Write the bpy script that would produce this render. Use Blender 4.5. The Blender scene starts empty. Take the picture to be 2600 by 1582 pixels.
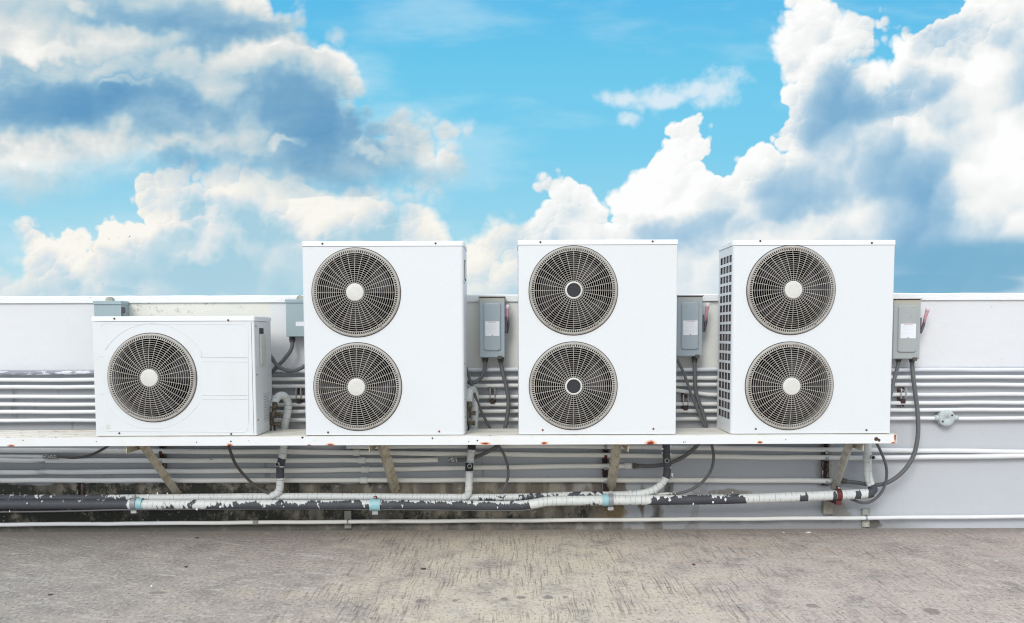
import bpy, bmesh, math, random
from math import sin, cos, pi, radians
from mathutils import Vector, Matrix
random.seed(7)
sc = bpy.context.scene
C = sc.collection

# ------------------------------------------------------------------ camera
F = 2240.0; PW = 2600; PH = 1582; PPX = 1300.0; PPY = 1007.0
PITCH = radians(4.0); ROLL = 0.0034
fw = Vector((0, cos(PITCH), -sin(PITCH)))
up0 = Vector((0, sin(PITCH), cos(PITCH)))
rt0 = Vector((1, 0, 0))
rt = rt0 * cos(ROLL) - up0 * sin(ROLL)
up = up0 * cos(ROLL) + rt0 * sin(ROLL)
def ray(px, py):
    return rt * ((px - PPX) / F) - up * ((py - PPY) / F) + fw
YW = 5.75            # front of the parapet wall
d0 = ray(1300, 1345)
HC = -d0.z / d0.y * YW
CAM = Vector((0, 0, HC))
def at(px, py, Y):
    d = ray(px, py)
    return CAM + d * (Y / d.y)
def X(px, py, Y): return at(px, py, Y).x
def Z(px, py, Y): return at(px, py, Y).z
cd = bpy.data.cameras.new('camera'); cam = bpy.data.objects.new('camera', cd); C.objects.link(cam)
cam.location = CAM
cam.rotation_euler = Matrix((rt, up, -fw)).transposed().to_euler()
cd.sensor_width = 36; cd.sensor_fit = 'HORIZONTAL'; cd.lens = F / PW * 36
cd.shift_y = (PPY - PH / 2) / PW
cd.clip_end = 5000; cd.clip_start = 0.05
sc.camera = cam
sc.view_settings.view_transform = 'Standard'; sc.view_settings.look = 'None'
sc.view_settings.exposure = 0.0; sc.view_settings.gamma = 1.0

# ------------------------------------------------------------------ node helper
def lin(r, g, b):
    f = lambda c: (c / 255 / 12.92) if c / 255 <= 0.04045 else ((c / 255 + 0.055) / 1.055) ** 2.4
    return (f(r), f(g), f(b), 1.0)
class G:
    def __init__(s, nt): s.nt = nt
    def n(s, t, **k):
        o = s.nt.nodes.new(t)
        for a, b in k.items(): setattr(o, a, b)
        return o
    def put(s, sock, v):
        if v is None: return
        if isinstance(v, bpy.types.NodeSocket): s.nt.links.new(v, sock)
        elif isinstance(v, (int, float)):
            try: sock.default_value = v
            except Exception: sock.default_value = (v, v, v)
        else: sock.default_value = v
    def m(s, op, a, b=None, c=None, clamp=False):
        o = s.n('ShaderNodeMath', operation=op, use_clamp=clamp)
        s.put(o.inputs[0], a); s.put(o.inputs[1], b); s.put(o.inputs[2], c)
        return o.outputs[0]
    def v(s, op, a, b=None):
        o = s.n('ShaderNodeVectorMath', operation=op)
        s.put(o.inputs[0], a)
        if op == 'SCALE': s.put(o.inputs[3], b)
        else: s.put(o.inputs[1], b)
        return o.outputs[1] if op in ('LENGTH', 'DISTANCE', 'DOT_PRODUCT') else o.outputs[0]
    def mix(s, f, a, b, blend='MIX'):
        o = s.n('ShaderNodeMix', data_type='RGBA', blend_type=blend, clamp_factor=True)
        s.put(o.inputs[0], f); s.put(o.inputs[6], a); s.put(o.inputs[7], b)
        return o.outputs[2]
    def noise(s, vec, scale=5, detail=2, rough=0.5, dim='3D', dist=0.0, col=False):
        o = s.n('ShaderNodeTexNoise', noise_dimensions=dim)
        s.put(o.inputs['Vector'], vec); s.put(o.inputs['Scale'], scale); s.put(o.inputs['Detail'], detail)
        s.put(o.inputs['Roughness'], rough); s.put(o.inputs['Distortion'], dist)
        return o.outputs['Color' if col else 'Fac']
    def vor(s, vec, scale=5, feature='F1', dim='3D', detail=0, rough=0.5, rand=1.0, smooth=0.3, out='Distance'):
        o = s.n('ShaderNodeTexVoronoi', voronoi_dimensions=dim, feature=feature)
        s.put(o.inputs['Vector'], vec); s.put(o.inputs['Scale'], scale); s.put(o.inputs['Randomness'], rand)
        if 'Detail' in o.inputs and o.inputs['Detail'].enabled:
            s.put(o.inputs['Detail'], detail); s.put(o.inputs['Roughness'], rough)
        if feature == 'SMOOTH_F1': s.put(o.inputs['Smoothness'], smooth)
        return o.outputs[out]
    def ramp(s, f, stops, interp='LINEAR'):
        o = s.n('ShaderNodeValToRGB'); cr = o.color_ramp; cr.interpolation = interp
        while len(cr.elements) < len(stops): cr.elements.new(0.5)
        for e, (p, c) in zip(cr.elements, stops):
            e.position = p; e.color = c if not isinstance(c, (int, float)) else (c, c, c, 1)
        s.put(o.inputs[0], f)
        return o.outputs[0]
    def ss(s, x, lo, hi):           # smoothstep
        o = s.n('ShaderNodeMapRange', interpolation_type='SMOOTHSTEP')
        s.put(o.inputs[0], x); s.put(o.inputs[1], lo); s.put(o.inputs[2], hi)
        return o.outputs[0]
    def lr(s, x, lo, hi, a=0.0, b=1.0):
        o = s.n('ShaderNodeMapRange')
        s.put(o.inputs[0], x); s.put(o.inputs[1], lo); s.put(o.inputs[2], hi); s.put(o.inputs[3], a); s.put(o.inputs[4], b)
        return o.outputs[0]
    def xyz(s, vec):
        o = s.n('ShaderNodeSeparateXYZ'); s.put(o.inputs[0], vec); return o.outputs
    def comb(s, x=0, y=0, z=0):
        o = s.n('ShaderNodeCombineXYZ'); s.put(o.inputs[0], x); s.put(o.inputs[1], y); s.put(o.inputs[2], z)
        return o.outputs[0]
    def curve(s, x, pts):           # pts in 0..1
        o = s.n('ShaderNodeFloatCurve'); c = o.mapping.curves[0]
        pts = sorted(pts)
        while len(c.points) < len(pts): c.points.new(0.5, 0.5)
        for p, (a, b) in zip(c.points, pts): p.location = (a, b); p.handle_type = 'VECTOR'
        o.mapping.use_clip = True; o.mapping.update()
        s.put(o.inputs['Value'], x)
        return o.outputs[0]
    def pos(s): return s.n('ShaderNodeNewGeometry').outputs['Position']
    def obj(s): return s.n('ShaderNodeTexCoord').outputs['Object']
    def attr(s, name):
        return s.n('ShaderNodeAttribute', attribute_name=name).outputs['Fac']
    def bump(s, h, strength=0.3, dist=0.01, normal=None):
        o = s.n('ShaderNodeBump'); s.put(o.inputs['Height'], h); s.put(o.inputs['Strength'], strength)
        s.put(o.inputs['Distance'], dist)
        if normal: s.put(o.inputs['Normal'], normal)
        return o.outputs[0]
    def ell(s, p, cx, cz, rx, rz):  # 1 at centre -> 0 at rim (2D ellipse in x,z of p)
        q = s.v('MULTIPLY', s.v('SUBTRACT', p, (cx, 0, cz)), (1 / rx, 0, 1 / rz))
        return s.m('SUBTRACT', 1.0, s.v('LENGTH', q))
def material(name, fn, rough=0.6, metal=0.0, spec=0.4):
    m = bpy.data.materials.new(name); m.use_nodes = True
    nt = m.node_tree; b = nt.nodes['Principled BSDF']; g = G(nt)
    b.inputs['Roughness'].default_value = rough; b.inputs['Metallic'].default_value = metal
    b.inputs['Specular IOR Level'].default_value = spec
    r = fn(g)
    if isinstance(r, dict):
        for k, val in r.items(): g.put(b.inputs[k], val)
    else: g.put(b.inputs['Base Color'], r)
    return m

# ------------------------------------------------------------------ materials
def paint_metal(base, grime=0.25, tint=(150, 140, 120), scale=3.0, spot=0.0, seed=0.0):
    def fn(g):
        p = g.v('ADD', g.pos(), (seed, seed * 2, 0))
        n1 = g.noise(p, scale, 5, 0.6); n2 = g.noise(p, 60, 3, 0.6)
        st = g.noise(g.v('MULTIPLY', p, (30, 30, 2.0)), 1, 3, 0.6)
        f = g.m('MULTIPLY', g.ss(n1, 0.45, 0.8), grime)
        f = g.m('ADD', f, g.m('MULTIPLY', g.ss(st, 0.55, 0.85), grime * 0.5))
        c = g.mix(f, base, lin(*tint))
        c = g.mix(g.m('MULTIPLY', g.ss(n2, 0.5, 0.9), 0.15), c, lin(*tint))
        if spot > 0:
            sp = g.noise(p, 45, 2, 0.5)
            c = g.mix(g.ss(sp, 0.78 - spot * 0.05, 0.80), c, lin(70, 55, 50))
        return {'Base Color': c, 'Normal': g.bump(n1, 0.04, 0.02)}
    return fn
M = {}
M['casing'] = material('white_enamel', paint_metal((0.735, 0.75, 0.76, 1), 0.10, (205, 195, 178), 2.5), 0.42)
M['casing_old'] = material('white_enamel_aged', paint_metal((0.73, 0.745, 0.75, 1), 0.14, (205, 192, 172), 4), 0.45)
M['lid'] = material('white_lid', paint_metal((0.84, 0.845, 0.85, 1), 0.08, (200, 190, 175), 5), 0.4)
M['grille'] = material('grille_wire', paint_metal((0.56, 0.525, 0.475, 1), 0.35, (118, 100, 80), 8), 0.5)
M['rim'] = material('grille_rim', paint_metal((0.44, 0.415, 0.38, 1), 0.5, (104, 88, 70), 9), 0.5)
M['gasket'] = material('gasket_grime', lambda g: g.mix(g.noise(g.pos(), 20, 3), lin(56, 48, 44), lin(104, 96, 88)), 0.8)
M['hub'] = material('hub_white', paint_metal((0.66, 0.64, 0.60, 1), 0.6, (228, 225, 218), 16), 0.45)
M['hub_dark'] = material('hub_dark', lambda g: g.mix(g.noise(g.pos(), 30, 3), lin(38, 40, 44), lin(52, 54, 58)), 0.6)
M['shroud'] = material('shroud_grey', paint_metal((0.30, 0.295, 0.285, 1), 0.3, (60, 56, 52), 6), 0.5)
M['blade'] = material('fan_blade', lambda g: g.mix(g.noise(g.pos(), 8, 3), lin(26, 21, 24), lin(44, 36, 40)), 0.6)
M['black'] = material('inner_black', lambda g: g.mix(g.noise(g.pos(), 20, 2), lin(12, 10, 11), lin(24, 20, 22)), 0.9)
def coil_fn(g):
    p = g.pos(); fins = g.m('SINE', g.m('MULTIPLY', g.xyz(p)[2], 900.0))
    c = g.mix(g.noise(p, 14, 3), lin(92, 88, 92), lin(128, 112, 110))
    c = g.mix(g.m('MULTIPLY', g.ss(fins, 0, 1), 0.35), c, lin(60, 56, 60))
    return {'Base Color': c, 'Normal': g.bump(fins, 0.3, 0.001)}
M['coil'] = material('coil_fins', coil_fn, 0.5, 0.3)
M['screw'] = material('screw_dark', lambda g: g.mix(g.noise(g.pos(), 60, 2), lin(70, 55, 50), lin(105, 70, 55)), 0.6)
M['screw_rust'] = material('screw_rust', lambda g: g.mix(g.noise(g.pos(), 90, 2), lin(110, 55, 30), lin(150, 85, 50)), 0.8)
M['sticker'] = material('sticker_white', lambda g: g.mix(g.noise(g.pos(), 20, 2), lin(222, 224, 230), lin(238, 240, 242)), 0.5)
M['sticker_old'] = material('sticker_grey', lambda g: g.mix(g.noise(g.pos(), 30, 2), lin(196, 200, 205), lin(215, 218, 220)), 0.5)
M['print'] = material('print_grey', lambda g: g.mix(g.noise(g.pos(), 200, 2), lin(150, 140, 150), lin(190, 180, 188)), 0.6)
M['print_pink'] = material('print_pink', lambda g: g.mix(g.noise(g.pos(), 250, 2), lin(190, 130, 135), lin(222, 195, 198)), 0.6)
M['bead'] = material('bead_shadow', paint_metal((0.70, 0.715, 0.72, 1), 0.2, (180, 178, 175), 20), 0.5)
M['ctrl'] = material('control_cover', paint_metal((0.60, 0.60, 0.57, 1), 0.3, (150, 140, 125), 30), 0.5)
M['copper_dirty'] = material('valve_dirty', lambda g: g.mix(g.ss(g.noise(g.pos(), 60, 4), 0.4, 0.65), lin(78, 68, 58), lin(118, 112, 92)), 0.6, 0.3)
M['rubber'] = material('flex_conduit_grey', paint_metal(lin(98, 98, 100), 0.3, (125, 122, 118), 12), 0.55)
M['rubber_dk'] = material('flex_conduit_dark', paint_metal(lin(84, 80, 76), 0.3, (110, 104, 96), 12), 0.55)
M['white_pipe_end'] = material('coupling_white', paint_metal(lin(222, 222, 214), 0.3, (150, 145, 130), 20), 0.5)
def peeled(g):
    f = g.ss(g.noise(g.pos(), 90, 4, 0.7), 0.46, 0.5)
    return g.mix(f, lin(205, 206, 200), lin(92, 90, 90))
M['peeled_fitting'] = material('peeled_fitting', peeled, 0.6)
M['bolt_light'] = material('galvanised', lambda g: g.mix(g.noise(g.pos(), 50, 3), lin(150, 152, 152), lin(200, 202, 200)), 0.45, 0.4)
M['clamp_red'] = material('clamp_red_oxide', lambda g: g.mix(g.noise(g.pos(), 60, 3), lin(78, 38, 40), lin(112, 52, 48)), 0.6)
M['clamp_blue'] = material('clamp_pale_blue', lambda g: g.mix(g.ss(g.noise(g.pos(), 30, 4), 0.5, 0.7), lin(150, 196, 204), lin(176, 206, 206)), 0.5)
M['clamp_grey'] = material('clamp_grey', lambda g: g.mix(g.noise(g.pos(), 60, 3), lin(128, 132, 136), lin(160, 165, 168)), 0.5, 0.2)
def strut_fn(g):
    p = g.pos()
    f = g.ss(g.noise(p, 30, 4, 0.65), 0.42, 0.6)
    c = g.mix(f, lin(66, 48, 48), lin(128, 118, 112))
    return g.mix(g.ss(g.noise(p, 55, 3), 0.6, 0.66), c, lin(190, 188, 184))
M['strut'] = material('stained_strut', strut_fn, 0.7)
M['strut_slot'] = material('strut_slot_dark', lambda g: g.mix(g.noise(g.pos(), 40, 3), lin(44, 36, 38), lin(82, 66, 64)), 0.8)
M['block'] = material('bracket_block', paint_metal(lin(150, 148, 138), 0.6, (110, 98, 80), 12), 0.7)
def brace_fn(base, dirt):
    def fn(g):
        p = g.pos()
        c = g.mix(g.ss(g.noise(g.v('MULTIPLY', p, (25, 25, 5)), 1, 4), 0.4, 0.7), base, dirt)
        return g.mix(g.ss(g.noise(p, 30, 3), 0.62, 0.72), c, lin(120, 105, 70))
    return fn
M['brace_brown'] = material('brace_brown', brace_fn(lin(188, 180, 162), lin(158, 146, 122)), 0.6)
M['brace_grey'] = material('brace_grey', brace_fn(lin(182, 180, 170), lin(156, 152, 140)), 0.6)

def spots(g, p, pts, edge_noise, r_noise=0.35):
    """rust spots at known places on the rail: returns max over spots (1 centre .. 0 rim)"""
    out = None
    for (cx, cz, rx, rz) in pts:
        e = g.ell(p, cx, cz, rx, rz)
        out = e if out is None else g.m('MAXIMUM', out, e)
    return g.m('ADD', out, g.m('MULTIPLY', g.m('SUBTRACT', edge_noise, 0.5), r_noise * 2))
def rail_fn(pts, dots):
    def fn(g):
        p = g.pos()
        en = g.noise(p, 70, 4, 0.6)
        sp = spots(g, p, pts, en, 0.45)
        base = g.mix(g.m('MULTIPLY', g.ss(g.noise(p, 6, 4), 0.5, 0.8), 0.25), (0.80, 0.80, 0.795, 1), lin(225, 205, 180))
        c = g.mix(g.m('MULTIPLY', g.ss(sp, -0.35, 0.25), 0.8), base, lin(222, 150, 100))
        c = g.mix(g.ss(sp, 0.25, 0.5), c, lin(140, 52, 30))
        d = spots(g, p, dots, en, 0.2)
        c = g.mix(g.ss(d, 0.1, 0.4), c, lin(70, 50, 45))
        ch = g.noise(p, 38, 3, 0.55)
        c = g.mix(g.ss(ch, 0.735, 0.75), c, lin(92, 74, 66))
        return {'Base Color': c, 'Normal': g.bump(g.noise(p, 25, 4), 0.08, 0.01)}
    return fn
YR = 5.195
rp = []
for (px, py, rx, ry) in [(28, 1131, 12, 5), (583, 1130, 10, 7), (838, 1129, 14, 7), (785, 1130, 7, 4), (1232, 1125, 16, 5),
                         (1382, 1124, 12, 5), (1652, 1124, 17, 10), (1930, 1122, 9, 5), (2273, 1108, 4, 26), (2268, 1124, 8, 4), (620, 1107, 60, 3), (1150, 1104, 40, 2), (2255, 1098, 22, 3), (150, 1107, 70, 2)]:
    a = at(px, py, YR); rp.append((a.x, a.z - (0.003 if rx < 30 and ry < 20 else 0), rx * 0.8 / 431, ry * 0.75 / 431))
dp = []
for (px, py, r) in [(768, 1111, 4), (1098, 1113, 3), (1165, 1106, 3), (1190, 1122, 2), (1212, 1119, 3), (1224, 1106, 3), (1350, 1105, 4), (499, 1123, 2), (586, 1121, 3), (58, 1118, 2), (1345, 1103, 3), (2225, 1115, 7), (2232, 1118, 5), (1600, 1120, 1)]:
    a = at(px, py, YR); dp.append((a.x, a.z, r / 431, r / 431))
M['rail'] = material('rail_white_rusty', rail_fn(rp, dp), 0.4)
def deck_fn(g):
    p = g.pos(); x = g.xyz(p)[0]
    n = g.noise(g.v('MULTIPLY', p, (1, 4, 1)), 5, 5, 0.65)
    c = g.mix(g.ss(n, 0.4, 0.7), lin(232, 228, 218), lin(208, 198, 180))
    left = g.ss(x, X(330, 1095, 5.4), X(200, 1095, 5.4))
    r = g.noise(g.v('MULTIPLY', p, (1, 2.2, 1)), 13, 5, 0.7)
    rr = g.m('ADD', r, g.m('MULTIPLY', left, 0.10))
    c = g.mix(g.m('MULTIPLY', g.ss(rr, 0.64, 0.72), 0.7), c, lin(200, 140, 95))
    c = g.mix(g.ss(rr, 0.71, 0.74), c, lin(118, 52, 48))
    return c
M['deck'] = material('deck_plate', deck_fn, 0.5)
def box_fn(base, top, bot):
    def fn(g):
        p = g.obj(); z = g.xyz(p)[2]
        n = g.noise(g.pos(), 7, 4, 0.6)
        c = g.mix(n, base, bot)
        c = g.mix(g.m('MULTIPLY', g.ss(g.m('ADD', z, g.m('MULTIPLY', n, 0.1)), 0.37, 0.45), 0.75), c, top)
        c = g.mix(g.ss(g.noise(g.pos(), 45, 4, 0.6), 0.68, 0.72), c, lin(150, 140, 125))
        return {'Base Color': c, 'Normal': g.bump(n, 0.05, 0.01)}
    return fn
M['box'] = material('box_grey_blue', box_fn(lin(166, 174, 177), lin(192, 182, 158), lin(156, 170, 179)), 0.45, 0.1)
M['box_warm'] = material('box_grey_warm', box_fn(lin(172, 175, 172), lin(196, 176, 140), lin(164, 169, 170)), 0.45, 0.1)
M['box_green'] = material('box_grey_green', box_fn(lin(160, 176, 178), lin(182, 196, 196), lin(152, 170, 174)), 0.45, 0.1)
M['hood_edge'] = material('hood_dark_edge', lambda g: g.mix(g.noise(g.pos(), 20, 2), lin(80, 72, 74), lin(120, 110, 108)), 0.5)
M['lever_pink'] = material('lever_faded_red', lambda g: g.mix(g.noise(g.pos(), 30, 3), lin(176, 120, 132), lin(205, 160, 170)), 0.5)
M['lever_tip'] = material('lever_tip_pale', lambda g: g.mix(g.noise(g.pos(), 30, 3), lin(232, 222, 224), lin(214, 190, 198)), 0.5)
M['lever_dark'] = material('lever_base_dark', lambda g: g.mix(g.noise(g.pos(), 30, 3), lin(66, 56, 68), lin(104, 90, 98)), 0.5)
M['bird'] = material('bird_feathers', lambda g: g.mix(g.noise(g.pos(), 10, 2), lin(40, 44, 50), lin(62, 66, 72)), 0.8)
M['bird_pale'] = material('bird_feathers_pale', lambda g: g.mix(g.noise(g.pos(), 10, 2), lin(150, 152, 155), lin(170, 172, 175)), 0.8)
M['scrap'] = material('dark_scrap', lambda g: g.mix(g.noise(g.pos(), 60, 3), lin(60, 54, 50), lin(92, 84, 78)), 0.9)
M['scrap_white'] = material('white_scrap', lambda g: g.mix(g.noise(g.pos(), 60, 3), lin(225, 225, 225), lin(200, 200, 196)), 0.9)

def pipe_white(seed, dirty=0.3):
    def fn(g):
        p = g.v('ADD', g.pos(), (seed * 3.1, 0, seed))
        gx = g.xyz(g.pos())[0]
        n = g.noise(g.v('MULTIPLY', p, (1.5, 6, 6)), 3, 4, 0.6)
        mid = g.m('MULTIPLY', g.ss(gx, -2.6, -1.6), g.ss(gx, 2.6, 1.4))
        c = g.mix(n, lin(236, 236, 236), lin(222, 222, 222))
        c = g.mix(g.m('MULTIPLY', mid, dirty), c, lin(228, 224, 208))
        ch = g.noise(g.v('MULTIPLY', p, (9, 30, 30)), 1.0, 4, 0.7)
        c = g.mix(g.ss(ch, 0.70, 0.715), c, lin(98, 92, 88))
        return {'Base Color': c, 'Normal': g.bump(g.noise(g.v('MULTIPLY', p, (14, 30, 30)), 1, 4), 0.35, 0.01)}
    return fn
def old_pipe(g):
    p = g.pos(); gx = g.xyz(p)[0]
    ch = g.noise(g.v('MULTIPLY', p, (7, 25, 25)), 1.0, 5, 0.7)
    thr = g.m('ADD', ch, g.m('MULTIPLY', g.ss(gx, X(700, 940, 5.7), X(1150, 940, 5.7)), -0.35))
    c = g.mix(g.ss(thr, 0.47, 0.49), lin(218, 220, 226), lin(140, 142, 152))
    return {'Base Color': c, 'Normal': g.bump(ch, 0.4, 0.01)}
M['old_pipe'] = material('peeling_conduit', old_pipe, 0.55)

def lag_fn(seed, scale=1.0):
    """taped pipe lagging: white paint (attribute 'paint') flaking off black foam, tape turns from 'wrap'"""
    def fn(g):
        p = g.v('ADD', g.pos(), (seed, 0, seed))
        a = g.attr('paint'); t = g.attr('turn')
        n = g.noise(g.v('MULTIPLY', p, (1.0, 1.0, 1.0)), 26, 5, 0.65)
        cell = g.vor(g.v('MULTIPLY', p, (1.0, 0.6, 0.6)), 26, 'F1', detail=0, out='Color')
        cv = g.xyz(cell)[0]
        tear = g.noise(g.comb(g.m('ADD', g.m('MULTIPLY', g.xyz(p)[0], 62.0), g.m('MULTIPLY', g.xyz(p)[2], 30.0)), 0, g.m('MULTIPLY', g.xyz(p)[2], 14.0)), 1.0, 3, 0.6)
        f = g.m('ADD', g.m('ADD', a, g.m('MULTIPLY', g.m('SUBTRACT', tear, 0.5), 0.9)), g.m('ADD', g.m('MULTIPLY', g.m('SUBTRACT', n, 0.5), 0.9), g.m('MULTIPLY', g.m('SUBTRACT', cv, 0.5), 0.42)))
        mask = g.ss(f, 0.49, 0.53)
        blk = g.mix(g.noise(p, 10, 3), lin(58, 60, 66), lin(82, 84, 90))
        wn = g.noise(p, 18, 4)
        wht = g.mix(wn, lin(226, 228, 226), lin(202, 204, 200))
        seam = g.m('LESS_THAN', g.m('FRACT', g.m('ADD', t, g.m('MULTIPLY', n, 0.25))), 0.07)
        wht = g.mix(g.m('MULTIPLY', seam, g.ss(g.noise(p, 24, 2), 0.42, 0.55)), wht, lin(130, 130, 132))
        c = g.mix(mask, blk, wht)
        return {'Base Color': c, 'Roughness': g.lr(mask, 0, 1, 0.62, 0.5), 'Normal': g.bump(g.m('ADD', mask, g.m('MULTIPLY', n, 0.6)), 0.5, 0.003)}
    return fn
M['lag_a'] = material('pipe_lagging_front', lag_fn(0.0)); M['lag_b'] = material('pipe_lagging_back', lag_fn(3.7))
M['lag_c'] = material('pipe_lagging_drop', lag_fn(8.3))

# ---- floor
def floor_fn(g):
    p = g.pos(); x = g.xyz(p)[0]; y = g.xyz(p)[1]
    big = g.noise(p, 0.9, 5, 0.6)
    med = g.noise(g.v('MULTIPLY', p, (1, 0.8, 1)), 5, 5, 0.65)
    fine = g.noise(g.v('MULTIPLY', p, (1.0, 0.7, 1)), 55, 5, 0.7)
    xx = g.m('ADD', x, g.m('MULTIPLY', g.m('SUBTRACT', big, 0.5), 2.2))
    c = g.ramp(g.lr(xx, -2.6, 2.8), [(0.0, lin(152, 146, 140)), (0.25, lin(166, 156, 148)), (0.42, lin(192, 180, 164)), (0.53, lin(198, 187, 170)), (0.68, lin(190, 177, 167)), (1.0, lin(178, 164, 156))])
    # cream laitance patches, mostly in the middle
    midf = g.m('MULTIPLY', g.ss(xx, -1.6, -0.2), g.ss(xx, 1.9, 0.3))
    c = g.mix(g.m('MULTIPLY', g.ss(med, 0.48, 0.68), g.m('ADD', 0.2, g.m('MULTIPLY', midf, 0.5))), c, lin(208, 196, 174))
    c = g.mix(g.m('MULTIPLY', g.ss(med, 0.52, 0.30), 0.65), c, lin(134, 128, 124))
    pale = g.noise(g.v('MULTIPLY', p, (1.0, 1.6, 1)), 9, 6, 0.72)
    c = g.mix(g.m('MULTIPLY', g.ss(pale, 0.56, 0.66), 0.6), c, lin(202, 196, 188))
    sm = g.noise(g.comb(g.m('ADD', g.m('MULTIPLY', x, 2.0), g.m('MULTIPLY', y, -1.2)), g.m('ADD', g.m('MULTIPLY', y, 9.0), g.m('MULTIPLY', x, 3.5)), 0), 1.0, 6, 0.72)
    c = g.mix(g.m('MULTIPLY', g.ss(sm, 0.54, 0.68), 0.55), c, lin(206, 200, 192))
    c = g.mix(g.m('MULTIPLY', g.ss(sm, 0.42, 0.30), 0.35), c, lin(128, 122, 118))
    # flaky fine grain
    c = g.mix(g.m('MULTIPLY', g.ss(fine, 0.52, 0.66), 0.5), c, lin(212, 206, 196))
    c = g.mix(g.m('MULTIPLY', g.ss(fine, 0.47, 0.33), 0.75), c, lin(100, 94, 92))
    # broom grooves running towards the wall
    wob = g.v('ADD', p, g.v('SCALE', g.noise(p, 2.2, 2, 0.5, col=True), 0.06))
    gr = g.noise(g.v('MULTIPLY', wob, (90, 2.6, 1)), 1.0, 4, 0.65)
    brk = g.noise(p, 2.0, 4, 0.6)
    where = g.m('MULTIPLY', g.ss(xx, -1.7, -0.6), g.ss(brk, 0.38, 0.56))
    groove = g.m('MULTIPLY', g.ss(gr, 0.49, 0.33), where)
    c = g.mix(g.m('MULTIPLY', g.m('MULTIPLY', groove, g.ss(xx, 4.5, 0.2)), 0.55), c, lin(96, 88, 84))
    # darker tone towards the wall foot
    foot = g.m('MULTIPLY', g.ss(g.m('ADD', y, g.m('MULTIPLY', g.m('SUBTRACT', med, 0.5), 0.5)), 5.45, 5.75), 0.55)
    c = g.mix(foot, c, lin(120, 114, 108))
    c = g.mix(1.0, c, (0.975, 0.955, 0.945, 1), 'MULTIPLY')
    # worn chips at known places
    pts = []
    q = g.comb(x, 0, y)
    for (px, py, rx, ry) in [(1068, 1526, 15, 6), (1155, 1525, 8, 4), (1280, 1521, 11, 5), (1323, 1517, 14, 5), (1392, 1517, 16, 5), (1437, 1516, 8, 3), (2062, 1538, 18, 6), (2366, 1552, 22, 9), (1074, 1445, 10, 3), (400, 1505, 26, 4)]:
        d = ray(px, py); t = -CAM.z / d.z; a = CAM + d * t; s = F / a.y
        pts.append((a.x, a.y, rx / s, ry / s * a.y / CAM.z))
    sp = spots(g, q, pts, fine, 0.5)
    c = g.mix(g.m('MULTIPLY', g.ss(sp, 0.0, 0.25), 0.75), c, lin(128, 118, 114))
    pit = g.noise(p, 120, 2, 0.5)
    c = g.mix(g.m('MULTIPLY', g.ss(pit, 0.30, 0.24), 0.8), c, lin(70, 66, 64))
    h = g.m('ADD', g.m('MULTIPLY', fine, 0.8), g.m('ADD', g.m('MULTIPLY', groove, -0.8), g.m('MULTIPLY', med, 0.4)))
    return {'Base Color': c, 'Normal': g.bump(h, 0.55, 0.008)}
M['floor'] = material('weathered_concrete', floor_fn, 0.9, 0, 0.2)

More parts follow.
